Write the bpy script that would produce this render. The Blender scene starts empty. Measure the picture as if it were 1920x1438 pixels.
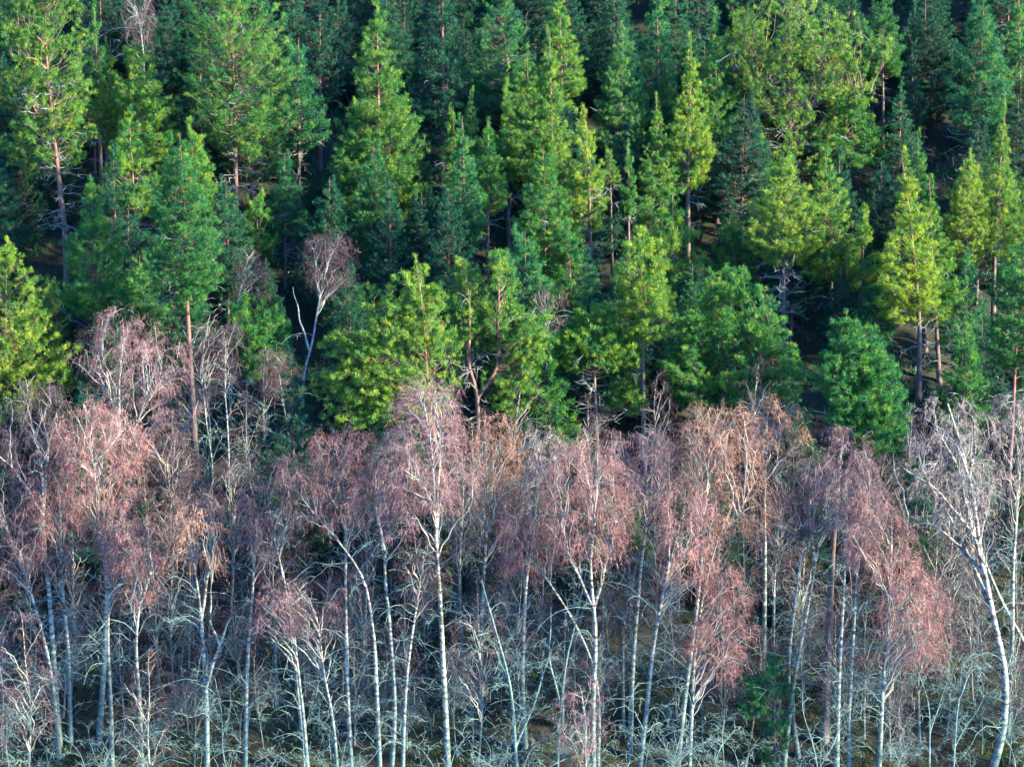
import bpy, math, random
import numpy as np

# ------------------------------------------------------------ camera, light, exposure
sc = bpy.context.scene
col = sc.collection
W, H = 1920.0, 1438.0
CAM = np.array([0.0, -160.0, 47.5])
PITCH = math.radians(-10.0)
HF = math.radians(17.4)
cam_d = bpy.data.cameras.new('camera')
cam_d.angle = HF
cam_d.clip_end = 3000
cam = bpy.data.objects.new('camera', cam_d)
cam.location = CAM
cam.rotation_euler = (math.pi / 2 + PITCH, 0, 0)
col.objects.link(cam)
sc.camera = cam

SUN_EL, SUN_AZ = math.radians(22), math.radians(108)      # azimuth clockwise from +Y (north)
world = bpy.data.worlds.new('World')
sc.world = world
world.use_nodes = True
wn = world.node_tree
sky = wn.nodes.new('ShaderNodeTexSky')
sky.sky_type = 'NISHITA'
sky.sun_disc = False
sky.sun_elevation = SUN_EL
sky.sun_rotation = SUN_AZ
sky.ozone_density = 10.0
sky.dust_density = 0.3
bg = wn.nodes['Background']
bg.inputs['Strength'].default_value = 0.15
wn.links.new(sky.outputs[0], bg.inputs['Color'])
sun_d = bpy.data.lights.new('sun', 'SUN')
sun_d.energy = 5.0
sun_d.angle = math.radians(3)
sun_d.color = (1.0, 0.83, 0.52)
sun = bpy.data.objects.new('sun', sun_d)
sdir = np.array([math.sin(SUN_AZ) * math.cos(SUN_EL), math.cos(SUN_AZ) * math.cos(SUN_EL), math.sin(SUN_EL)])
from mathutils import Vector
sun.rotation_euler = Vector(sdir).to_track_quat('Z', 'Y').to_euler()
sun.location = (60, -60, 60)
col.objects.link(sun)
sc.view_settings.view_transform = 'Standard'
sc.view_settings.look = 'None'
sc.view_settings.gamma = 1
sc.view_settings.use_curve_mapping = False
sc.view_settings.exposure = 2.85
sc.cycles.max_bounces = 5
sc.cycles.diffuse_bounces = 3
sc.cycles.transmission_bounces = 3

# ------------------------------------------------------------ terrain and pixel helpers
SL = 0.53

def ground(x, y):
    x = np.asarray(x, float); y = np.asarray(y, float)
    t = (y + 16) / 7.0
    sp = np.where(t > 30, t, np.log1p(np.exp(np.minimum(t, 30)))) * 7.0
    z = SL * sp - SL * 16
    z = z - SL * 0.72 * np.maximum(y - 160, 0)
    far = 1 / (1 + np.exp(-(y + 30) / 8.0))
    z = z + far * (0.35 * np.sin(0.31 * x + 1.3) * np.sin(0.27 * y) + 0.22 * np.sin(0.83 * x + 0.5 * y) + 0.10 * np.sin(2.1 * x - 1.3 * y) + 0.3 * np.cos(0.11 * x))
    return z - 0.3

def ray(px, py):
    k = math.tan(HF / 2) / (W / 2)
    dx, dz = (px - W / 2) * k, -(py - H / 2) * k
    c, s = math.cos(PITCH), math.sin(PITCH)
    return np.array([dx, c - dz * s, s + dz * c])

def at_depth(px, py, Y):
    d = ray(px, py)
    return CAM + d * ((Y - CAM[1]) / d[1])

def on_ground(px, py):
    d = ray(px, py)
    t = 120.0
    for _ in range(900):
        p = CAM + d * t
        if p[2] < ground(p[0], p[1]):
            break
        t += 0.2
    return p

def px_per_m(Y):
    return (W / 2) / math.tan(HF / 2) / ((Y - CAM[1]) / math.cos(PITCH))

# ------------------------------------------------------------ materials
def new_mat(name):
    m = bpy.data.materials.new(name)
    m.use_nodes = True
    nt = m.node_tree
    return m, nt, nt.nodes['Principled BSDF'], nt.nodes['Material Output']

def N(nt, t, **kw):
    n = nt.nodes.new(t)
    for k, v in kw.items():
        setattr(n, k, v)
    return n

def ramp(nt, stops):
    r = nt.nodes.new('ShaderNodeValToRGB')
    els = r.color_ramp.elements
    while len(els) < len(stops):
        els.new(0.5)
    for e, (p, c) in zip(els, stops):
        e.position = p
        e.color = (*c, 1)
    return r

def leafy(name, stops, trans_col, trans=0.35, rough=0.55, scale=1.6, rnd=0.55):
    m, nt, b, out = new_mat(name)
    tc = N(nt, 'ShaderNodeTexCoord')
    no = N(nt, 'ShaderNodeTexNoise'); no.inputs['Scale'].default_value = scale; no.inputs['Detail'].default_value = 5
    nt.links.new(tc.outputs['Object'], no.inputs['Vector'])
    at = N(nt, 'ShaderNodeAttribute'); at.attribute_name = 'tone'
    oi = N(nt, 'ShaderNodeObjectInfo')
    a = N(nt, 'ShaderNodeMath', operation='MULTIPLY_ADD'); a.inputs[1].default_value = rnd; nt.links.new(at.outputs['Fac'], a.inputs[0])
    b2 = N(nt, 'ShaderNodeMath', operation='MULTIPLY_ADD'); b2.inputs[1].default_value = 1.9; b2.inputs[2].default_value = -0.68 - rnd / 2
    nt.links.new(no.outputs['Fac'], b2.inputs[0]); nt.links.new(b2.outputs[0], a.inputs[2])
    c = N(nt, 'ShaderNodeMath', operation='MULTIPLY_ADD'); c.inputs[1].default_value = 0.35
    nt.links.new(oi.outputs['Random'], c.inputs[0]); nt.links.new(a.outputs[0], c.inputs[2])
    r = ramp(nt, stops)
    nt.links.new(c.outputs[0], r.inputs[0])
    nt.links.new(r.outputs[0], b.inputs['Base Color'])
    b.inputs['Roughness'].default_value = rough
    b.inputs['Specular IOR Level'].default_value = 0.28
    tr = N(nt, 'ShaderNodeBsdfTranslucent')
    mm = N(nt, 'ShaderNodeMix', data_type='RGBA', blend_type='MULTIPLY'); mm.inputs['Factor'].default_value = 1
    nt.links.new(r.outputs[0], mm.inputs['A']); mm.inputs['B'].default_value = (*trans_col, 1)
    nt.links.new(mm.outputs['Result'], tr.inputs['Color'])
    mx = N(nt, 'ShaderNodeMixShader'); mx.inputs[0].default_value = trans
    nt.links.new(b.outputs[0], mx.inputs[1]); nt.links.new(tr.outputs[0], mx.inputs[2])
    nt.links.new(mx.outputs[0], out.inputs['Surface'])
    return m

def wood(name, stops, z_scale=(1, 1, 1), scale=3.0, rough=0.8, bump=0.3, lichen=None, low_lichen_shade=None):
    m, nt, b, out = new_mat(name)
    tc = N(nt, 'ShaderNodeTexCoord')
    mp = N(nt, 'ShaderNodeMapping'); mp.inputs['Scale'].default_value = z_scale
    nt.links.new(tc.outputs['Object'], mp.inputs['Vector'])
    no = N(nt, 'ShaderNodeTexNoise'); no.inputs['Scale'].default_value = scale; no.inputs['Detail'].default_value = 6
    nt.links.new(mp.outputs[0], no.inputs['Vector'])
    r = ramp(nt, stops)
    nt.links.new(no.outputs['Fac'], r.inputs[0])
    src = r.outputs[0]
    if lichen:
        n2 = N(nt, 'ShaderNodeTexNoise'); n2.inputs['Scale'].default_value = 3.5; n2.inputs['Detail'].default_value = 4
        nt.links.new(tc.outputs['Object'], n2.inputs['Vector'])
        r2 = ramp(nt, [(0.5, (0, 0, 0)), (0.62, (1, 1, 1))])
        nt.links.new(n2.outputs['Fac'], r2.inputs[0])
        mx = N(nt, 'ShaderNodeMix', data_type='RGBA'); mx.inputs['B'].default_value = (*lichen, 1)
        nt.links.new(r2.outputs[0], mx.inputs['Factor']); nt.links.new(src, mx.inputs['A'])
        src = mx.outputs['Result']
    if low_lichen_shade:  # towards the foot: lichen film plus blue shade mixed into the bark colour
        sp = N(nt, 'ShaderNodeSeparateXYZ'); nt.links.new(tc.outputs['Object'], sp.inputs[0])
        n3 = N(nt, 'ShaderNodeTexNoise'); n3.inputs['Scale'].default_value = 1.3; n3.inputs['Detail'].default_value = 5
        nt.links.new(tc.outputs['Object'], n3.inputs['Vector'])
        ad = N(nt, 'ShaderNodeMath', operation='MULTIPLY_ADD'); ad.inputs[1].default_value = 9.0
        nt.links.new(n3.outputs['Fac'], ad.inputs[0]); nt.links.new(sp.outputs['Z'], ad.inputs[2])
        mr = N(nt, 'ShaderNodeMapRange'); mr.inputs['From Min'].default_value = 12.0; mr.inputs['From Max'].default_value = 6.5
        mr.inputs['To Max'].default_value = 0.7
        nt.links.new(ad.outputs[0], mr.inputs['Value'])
        m3 = N(nt, 'ShaderNodeMix', data_type='RGBA'); m3.inputs['B'].default_value = (*low_lichen_shade, 1)
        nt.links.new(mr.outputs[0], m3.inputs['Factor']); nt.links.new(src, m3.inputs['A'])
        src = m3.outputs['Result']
    nt.links.new(src, b.inputs['Base Color'])
    b.inputs['Roughness'].default_value = rough
    bp = N(nt, 'ShaderNodeBump'); bp.inputs['Strength'].default_value = bump; bp.inputs['Distance'].default_value = 0.02
    nt.links.new(no.outputs['Fac'], bp.inputs['Height']); nt.links.new(bp.outputs[0], b.inputs['Normal'])
    return m

NEEDLE = {
    'yellow': leafy('needles_yellow_green', [(0.1, (0.018, 0.115, 0.034)), (0.45, (0.07, 0.195, 0.03)), (0.85, (0.22, 0.32, 0.035))], (1.35, 1.1, 0.35)),
    'green': leafy('needles_green', [(0.1, (0.008, 0.095, 0.036)), (0.5, (0.036, 0.17, 0.036)), (0.9, (0.18, 0.29, 0.03))], (1.3, 1.1, 0.35)),
    'teal': leafy('needles_blue_green', [(0.1, (0.005, 0.08, 0.045)), (0.5, (0.018, 0.145, 0.058)), (0.9, (0.12, 0.26, 0.05))], (1.2, 1.1, 0.4)),
    'dark': leafy('needles_shade_dark', [(0.1, (0.002, 0.03, 0.026)), (0.5, (0.004, 0.068, 0.046)), (0.9, (0.02, 0.125, 0.055))], (1.2, 1.1, 0.4)),  # darkened needle copy: deep shade of the gaps put into the colour
}
TWIG = {
    'pink': leafy('twigs_pink', [(0.1, (0.09, 0.05, 0.06)), (0.5, (0.14, 0.082, 0.096)), (0.9, (0.28, 0.18, 0.20))], (1.1, 0.9, 0.9), 0.15, 0.7),
    'rose': leafy('twigs_rose', [(0.1, (0.11, 0.05, 0.055)), (0.5, (0.165, 0.085, 0.09)), (0.9, (0.33, 0.19, 0.185))], (1.1, 0.9, 0.9), 0.15, 0.7),
    'orange': leafy('twigs_orange_brown', [(0.1, (0.11, 0.06, 0.05)), (0.5, (0.22, 0.125, 0.095)), (0.9, (0.36, 0.23, 0.17))], (1.1, 0.9, 0.8), 0.15, 0.7),
    'purple': leafy('twigs_purple', [(0.1, (0.025, 0.017, 0.024)), (0.5, (0.06, 0.04, 0.052)), (0.9, (0.13, 0.09, 0.11))], (1.1, 0.9, 0.9), 0.15, 0.7),
    'grey': leafy('twigs_grey', [(0.1, (0.07, 0.06, 0.065)), (0.5, (0.14, 0.12, 0.13)), (0.9, (0.24, 0.215, 0.215))], (1.0, 1.0, 1.0), 0.1, 0.7),
}
BIRCH = wood('birch_bark', [(0.43, (0.03, 0.028, 0.026)), (0.50, (0.11, 0.105, 0.10)), (0.58, (0.26, 0.26, 0.25)), (0.75, (0.42, 0.415, 0.39))], (1.2, 1.2, 3.4), 1.9, 0.6, 0.2, lichen=(0.14, 0.19, 0.19), low_lichen_shade=(0.03, 0.09, 0.098))
BIRCH_LIMB = wood('birch_limb_bark', [(0.3, (0.10, 0.085, 0.09)), (0.5, (0.18, 0.175, 0.17)), (0.8, (0.32, 0.31, 0.30))], (1, 1, 1), 3, 0.7, 0.2, lichen=(0.12, 0.165, 0.17))
LICHEN = wood('lichen_shade_branch', [(0.3, (0.05, 0.08, 0.09)), (0.5, (0.07, 0.14, 0.15)), (0.8, (0.21, 0.32, 0.30))], (1, 1, 1), 6, 0.9, 0.3)  # lichen, darkened and turned teal to carry bluish shade in its colour
DEAD = wood('dead_pine_branch', [(0.3, (0.06, 0.075, 0.085)), (0.55, (0.17, 0.20, 0.215)), (0.85, (0.34, 0.37, 0.38))], (1, 1, 1), 5, 0.9, 0.3)

def pine_bark():
    m, nt, b, out = new_mat('pine_bark')
    tc = N(nt, 'ShaderNodeTexCoord')
    no = N(nt, 'ShaderNodeTexNoise'); no.inputs['Scale'].default_value = 5; no.inputs['Detail'].default_value = 6
    mp = N(nt, 'ShaderNodeMapping'); mp.inputs['Scale'].default_value = (2, 2, 0.6)
    nt.links.new(tc.outputs['Object'], mp.inputs['Vector']); nt.links.new(mp.outputs[0], no.inputs['Vector'])
    up = ramp(nt, [(0.3, (0.07, 0.026, 0.02)), (0.5, (0.15, 0.062, 0.045)), (0.8, (0.24, 0.125, 0.09))])
    lo = ramp(nt, [(0.3, (0.03, 0.022, 0.024)), (0.5, (0.08, 0.058, 0.062)), (0.8, (0.16, 0.125, 0.13))])
    nt.links.new(no.outputs['Fac'], up.inputs[0]); nt.links.new(no.outputs['Fac'], lo.inputs[0])
    sp = N(nt, 'ShaderNodeSeparateXYZ'); nt.links.new(tc.outputs['Object'], sp.inputs[0])
    mr = N(nt, 'ShaderNodeMapRange'); mr.inputs['From Min'].default_value = 5.0; mr.inputs['From Max'].default_value = 10.0
    nt.links.new(sp.outputs['Z'], mr.inputs['Value'])
    mx = N(nt, 'ShaderNodeMix', data_type='RGBA')
    nt.links.new(mr.outputs[0], mx.inputs['Factor']); nt.links.new(lo.outputs[0], mx.inputs['A']); nt.links.new(up.outputs[0], mx.inputs['B'])
    nt.links.new(mx.outputs['Result'], b.inputs['Base Color'])
    b.inputs['Roughness'].default_value = 0.85
    bp = N(nt, 'ShaderNodeBump'); bp.inputs['Strength'].default_value = 0.4; bp.inputs['Distance'].default_value = 0.03
    nt.links.new(no.outputs['Fac'], bp.inputs['Height']); nt.links.new(bp.outputs[0], b.inputs['Normal'])
    return m
PINE = pine_bark()
PINE_LIMB = wood('pine_limb_bark', [(0.3, (0.05, 0.032, 0.028)), (0.5, (0.11, 0.075, 0.062)), (0.8, (0.20, 0.15, 0.13))], (1, 1, 1), 4, 0.85, 0.3)

PINE_DULL = wood('weathered_pine_bark', [(0.3, (0.035, 0.026, 0.028)), (0.5, (0.085, 0.06, 0.064)), (0.8, (0.16, 0.125, 0.13))], (2, 2, .6), 5, 0.85, 0.4)

# ------------------------------------------------------------ geometry helpers (numpy)
def nrm(v):
    return v / np.maximum(np.linalg.norm(v, axis=-1, keepdims=True), 1e-9)

def tubes(P, R, sides=4):
    """P [B,n,3] polylines, R [B,n] radii -> verts, tris"""
    P = np.asarray(P, float); R = np.asarray(R, float)
    B, n, _ = P.shape
    T = np.empty_like(P)
    T[:, 1:-1] = P[:, 2:] - P[:, :-2]
    T[:, 0] = P[:, 1] - P[:, 0]; T[:, -1] = P[:, -1] - P[:, -2]
    T = nrm(T)
    ref = np.where(np.abs(T[:, :1, 2:3]) > 0.85, np.array([[[1.0, 0, 0]]]), np.array([[[0, 0, 1.0]]]))
    U = nrm(np.cross(T, np.broadcast_to(ref, T.shape)))
    V = np.cross(T, U)
    a = np.arange(sides) * 2 * math.pi / sides
    v = P[:, :, None] + R[:, :, None, None] * (U[:, :, None] * np.cos(a)[None, None, :, None] + V[:, :, None] * np.sin(a)[None, None, :, None])
    v = v.reshape(-1, 3)
    b = np.arange(B)[:, None, None] * n * sides
    i = np.arange(n - 1)[None, :, None] * sides
    s = np.arange(sides)[None, None, :]; s2 = (s + 1) % sides
    A, Bq, C, D = b + i + s, b + i + s2, b + i + sides + s2, b + i + sides + s
    t = np.concatenate([np.stack([A, Bq, C], -1).reshape(-1, 3), np.stack([A, C, D], -1).reshape(-1, 3)])
    return v, t

def slivers(P0, P1, w, rng, curve=None):
    """thin pointed blades, one triangle each"""
    d = P1 - P0
    side = nrm(np.cross(d, rng.normal(size=d.shape))) * (np.asarray(w).reshape(-1, 1) / 2)
    v = np.stack([P0 - side, P0 + side, P1], 1).reshape(-1, 3)
    t = np.arange(len(v)).reshape(-1, 3)
    return v, t

def ribbons(P0, P1, P2, w, rng):
    """curved twig of quad + tip"""
    d = P2 - P0
    side = nrm(np.cross(d, rng.normal(size=d.shape))) * (np.asarray(w).reshape(-1, 1) / 2)
    v = np.stack([P0 - side, P0 + side, P1 - side * .8, P1 + side * .8, P2], 1)
    n = len(P0)
    b = np.arange(n)[:, None] * 5
    t = np.concatenate([b + [0, 1, 3], b + [0, 3, 2], b + [2, 3, 4]])
    return v.reshape(-1, 3), t

class Acc:
    def __init__(s): s.v = []; s.t = []; s.c = []; s.n = 0
    def add(s, vt, tone=None):
        v, t = vt
        if len(v) == 0: return s
        s.v.append(v); s.t.append(t + s.n); s.n += len(v)
        s.c.append(np.full(len(v), 0.5) if tone is None else tone)
        return s
    def build(s, name, mat, parent=None, smooth=False, kind=None):
        if not s.v: return None
        v = np.concatenate(s.v).astype(np.float32); t = np.concatenate(s.t).astype(np.int32)
        me = bpy.data.meshes.new(name)
        me.vertices.add(len(v)); me.vertices.foreach_set('co', v.ravel())
        me.loops.add(len(t) * 3); me.loops.foreach_set('vertex_index', t.ravel())
        me.polygons.add(len(t))
        me.polygons.foreach_set('loop_start', np.arange(0, len(t) * 3, 3, dtype=np.int32))
        me.polygons.foreach_set('loop_total', np.full(len(t), 3, dtype=np.int32))
        if smooth: me.polygons.foreach_set('use_smooth', np.ones(len(t), dtype=bool))
        at = me.attributes.new('tone', 'FLOAT', 'POINT')
        at.data.foreach_set('value', np.concatenate(s.c).astype(np.float32))
        me.materials.append(mat)
        me.update()
        o = bpy.data.objects.new(name, me)
        col.objects.link(o)
        if parent is not None: o.parent = parent
        if kind: o['kind'] = kind
        return o

def bez(P0, C, P1, n):
    t = np.linspace(0, 1, n)[None, :, None]
    return (1 - t) ** 2 * P0[:, None] + 2 * t * (1 - t) * C[:, None] + t * t * P1[:, None]

def resample(pts, n, smooth=True):
    """Catmull-Rom-ish resample of polyline"""
    pts = np.asarray(pts, float)
    if len(pts) == 1: return np.repeat(pts, n, 0)
    d = np.r_[0, np.cumsum(np.linalg.norm(np.diff(pts, axis=0), axis=1))]
    t = np.linspace(0, d[-1], n)
    m = np.gradient(pts, d, axis=0) if len(pts) > 2 else np.repeat((pts[1:] - pts[:1]) / d[-1], 2, 0)
    i = np.clip(np.searchsorted(d, t, side='right') - 1, 0, len(d) - 2)
    h = (d[i + 1] - d[i])[:, None]; u = ((t - d[i])[:, None]) / h
    return ((2 * u**3 - 3 * u**2 + 1) * pts[i] + (u**3 - 2 * u**2 + u) * h * m[i] + (-2 * u**3 + 3 * u**2) * pts[i + 1] + (u**3 - u**2) * h * m[i + 1])

class Env:
    """crown envelope: rows (z, x_left, x_right), y centre"""
    lum = 1.0
    def __init__(s, rows, yc=0.0, depth=1.0):
        r = np.array(sorted(rows), float)
        s.z, s.l, s.r, s.yc, s.depth = r[:, 0], r[:, 1], r[:, 2], yc, depth
        s.area = float(np.sum(np.diff(s.z) * ((s.r - s.l)[1:] + (s.r - s.l)[:-1]) / 2))
    def hw(s, z): return (np.interp(z, s.z, s.r) - np.interp(z, s.z, s.l)) / 2
    def cx(s, z): return (np.interp(z, s.z, s.r) + np.interp(z, s.z, s.l)) / 2
    def sample(s, n, rng, shell=0.45, wpow=1.3):
        zz = np.linspace(s.z[0], s.z[-1], 200)
        w = np.maximum(s.hw(zz), 0.04) ** wpow; c = np.cumsum(w); c /= c[-1]
        z = np.interp(rng.random(n), c, zz)
        a = rng.random(n) * 2 * math.pi
        r = rng.random(n) ** shell
        ph = rng.uniform(0, 6, 3)
        lump = 1 + s.lum * (0.13 * np.sin(3 * a + ph[0] + z * 1.1) + 0.10 * np.sin(2 * a - 2.3 * z + ph[1]) + 0.08 * np.sin(5 * a + 4.1 * z + ph[2]))
        h = s.hw(z) * lump
        s.ax = np.stack([s.cx(z), np.full(n, s.yc), z], 1); s.sh = s.hw(z)
        return np.stack([s.cx(z) + np.cos(a) * r * h, s.yc + np.sin(a) * r * np.minimum(h, 3.4) * s.depth, z], 1), a, r

class Multi:
    """union of several crown lobes"""
    def __init__(s, envs):
        s.e = envs; s.area = sum(e.area for e in envs); s.yc = envs[0].yc
        s.z = np.array([min(e.z[0] for e in envs), max(e.z[-1] for e in envs)])
    def hw(s, z): return np.max([e.hw(z) * (z >= e.z[0] - .5) * (z <= e.z[-1] + .5) for e in s.e], 0)
    def cx(s, z): return sum(e.cx(z) * e.area for e in s.e) / s.area
    def sample(s, n, rng, shell=.45, wpow=1.3):
        o = []; left = n
        for k, e in enumerate(s.e):
            m = left if k == len(s.e) - 1 else int(round(n * e.area / s.area)); left -= m
            o.append(e.sample(max(m, 1), rng, shell, wpow))
        s.ax = np.concatenate([e.ax for e in s.e])[:n]; s.sh = np.concatenate([e.sh for e in s.e])[:n]
        return tuple(np.concatenate([q[i] for q in o])[:n] for i in range(3))

def nearest(Q, pts, chunk=400):
    out = np.empty(len(Q), int)
    for i in range(0, len(Q), chunk):
        d = ((Q[i:i + chunk, None] - pts[None]) ** 2).sum(-1)
        out[i:i + chunk] = d.argmin(1)
    return out

def empty(name, loc, label=None, cat=None, group=None):
    o = bpy.data.objects.new(name, None)
    o.location = loc
    o.empty_display_size = 0.5
    col.objects.link(o)
    if label: o['label'] = label
    if cat: o['category'] = cat
    if group: o['group'] = group
    return o

def wobble(P, rng, amp):
    """low-frequency sway in depth so a stem is a true 3D curve"""
    n = len(P); t = np.linspace(0, 1, n)
    P = P.copy()
    P[:, 1] += amp * (np.sin(t * rng.uniform(3, 6) + rng.uniform(0, 6)) - np.sin(rng.uniform(0, 6))) * t
    P[:, 0] += 0.10 * amp * np.sin(t * rng.uniform(9, 16) + rng.uniform(0, 6)) * t
    return P

# ------------------------------------------------------------ tree builders (local metres, origin at base)
NBLD = 31
def pine(root, stems, env, tint='green', dens=1.0, seed=1, dead=1.0, rise=0.35, tuft=1.0, sparse=0.0, forks=(), nostem=False, twisty=0, bark=None):
    rng = np.random.default_rng(seed)
    SP = []
    for k, (pts, r0) in enumerate(stems):
        P = wobble(resample(pts, 18), rng, 0.3 if k == 0 else 0.5)
        if k: P[0] = pts[0]
        t = np.linspace(0, 1, len(P))
        R = r0 * (1 - 0.93 * t)
        if k == 0: R = R * (1 + 0.35 * np.exp(-t * 25))
        if not nostem: Acc().add(tubes(P[None], R[None], 8)).build('trunk' if k == 0 else 'limb', bark or PINE, root, smooth=True)
        SP.append(resample(P, 60))
    SPa = np.concatenate(SP)
    tuft = (1 + (tuft - 1) * .6) * 1.02
    nb = int((24 + 7.4 * env.area) * dens)
    nb = min(nb, 330)
    E, az, rr = env.sample(nb, rng, 0.33, 1.15)
    wsp = 0.5
    E[:, 2] = np.where(rng.random(nb) < .8, np.round(E[:, 2] / wsp) * wsp + rng.normal(size=nb) * .06, E[:, 2])      # yearly whorls
    AX = env.ax
    # leader: a few ends right at the very top
    top = SP[0][-1]
    frac = np.clip((E[:, 2] - env.z[0]) / (env.z[-1] - env.z[0] + 1e-6), 0, 1)
    lat = np.linalg.norm((E - AX)[:, :2], axis=1)
    Q = E.copy(); Q[:, 2] -= lat * (rise + 0.75 * frac)
    near = SPa[nearest(Q, SPa)]
    S = near
    d = E - S
    L = np.linalg.norm(d, axis=1)
    C = S + d * 0.55; C[:, 2] -= 0.10 * L
    Pb = bez(S, C, E, 5)
    Pb[:, 1:4] += rng.normal(size=(nb, 3, 3)) * 0.045 * L[:, None, None]
    r0 = 0.007 + 0.007 * L
    Rb = r0[:, None] * np.linspace(1, 0.25, 5)[None]
    br = Acc().add(tubes(Pb, Rb, 3))
    # foliage clusters along branches
    cl = []; cdir = []
    per = np.clip((L * 4.6 * (1 - 0.3 * sparse)).astype(int) + 4, 4, 13)
    idx = np.repeat(np.arange(nb), per)
    m = len(idx)
    t = 0.34 + 0.70 * rng.random(m) ** 0.6
    tt = np.clip(t, 0, 1) * 4
    i0 = np.minimum(tt.astype(int), 3); u = (tt - i0)[:, None]
    base = Pb[idx, i0] * (1 - u) + Pb[idx, i0 + 1] * u
    dd = nrm(d[idx])
    lat_v = nrm(np.cross(dd, np.array([0, 0, 1.0])) + 1e-3)
    off = rng.uniform(-1, 1, m) * (0.14 + 0.30 * np.minimum(L[idx], 1.8)) * (1.15 - 0.55 * np.clip(t, 0, 1))
    cen = base + lat_v * off[:, None] + dd * np.abs(off)[:, None] * 0.5
    cen[:, 2] += rng.uniform(-0.04, 0.13, m)
    # side branchlets
    far = np.abs(off) > 0.15
    br.add(slivers(base[far], cen[far], np.full(far.sum(), 0.03), rng))
    br.build('branches', PINE_LIMB, root, kind='stuff')
    # leader tufts along the top of every stem
    lead = []
    for P in SP:
        q = np.repeat(P[-15:], 2, 0)
        lead.append(q + rng.normal(size=q.shape) * (np.linspace(0.2, 0.03, 30)[:, None] * [1, 1, .4]))
    lead = np.concatenate(lead)
    ldir = np.tile([0, 0, 1.0], (len(lead), 1))
    cen = np.concatenate([cen, lead]); cdirs = np.concatenate([dd, ldir])
    nbld = NBLD
    ctone = rng.random(len(cen))
    J = np.repeat(np.arange(len(cen)), nbld)
    cs = rng.uniform(0.75, 1.2, len(cen)) * tuft
    dirs = nrm(cdirs[J] * 0.30 + np.array([0, 0, 0.42]) + rng.normal(size=(len(J), 3)) * 0.62)
    ln = rng.uniform(0.11, 0.21, len(J)) * cs[J]
    P0 = cen[J] + rng.normal(size=(len(J), 3)) * 0.05
    fol = Acc().add(slivers(P0, P0 + dirs * ln[:, None], rng.uniform(0.015, 0.029, len(J)) * tuft, rng), np.repeat(np.clip(ctone[J] * 0.75 + rng.random(len(J)) * 0.25, 0, 1), 3))
    fol.build('crown', NEEDLE[tint], root)
    if twisty:
        bare_branches(root, np.concatenate(SP), env.z[0] - .5, env.z[0] + .8 * (env.z[-1] - env.z[0]), twisty, rng, DEAD, 1.0, 3.4)
    # dead lower branches
    z0 = env.z[0]; z1 = env.z[0] + 0.45 * (env.z[-1] - env.z[0])
    nd = int(20 * dead)
    if nd:
        P = SP[0]
        zlo = max(z0 - 3.2, 1.0)
        ok = P[(P[:, 2] > zlo) & (P[:, 2] < z1)]
        if len(ok) > 2:
            S = ok[rng.integers(0, len(ok), nd)]
            a = rng.random(nd) * 2 * math.pi
            Ld = rng.uniform(0.6, 1.0, nd) * np.clip(env.hw(np.maximum(S[:, 2], z0 + 0.4)) * 1.05, 0.6, 2.6)
            D = np.stack([np.cos(a), np.sin(a) * 0.9, rng.uniform(-0.35, 0.25, nd)], 1)
            E2 = S + D * Ld[:, None]
            C2 = (S + E2) / 2 + np.array([0, 0, 0.12]) * Ld[:, None]
            Pd = bez(S, C2, E2, 6); Pd[:, 1:] += rng.normal(size=(nd, 5, 3)) * 0.05 * Ld[:, None, None]
            ac = Acc().add(tubes(Pd, (0.012 + 0.008 * Ld)[:, None] * np.linspace(1, .3, 6)[None], 3))
            ks = np.repeat(np.arange(nd), 9)
            tt = rng.integers(1, 6, len(ks)); B0 = Pd[ks, tt]
            dr = nrm(nrm(D)[ks] * 0.6 + rng.normal(size=(len(ks), 3)) * 0.6)
            ac.add(slivers(B0, B0 + dr * rng.uniform(0.25, 0.75, len(ks))[:, None], 0.022, rng))
            ac.build('dead_branches', DEAD, root, kind='stuff')

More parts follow.
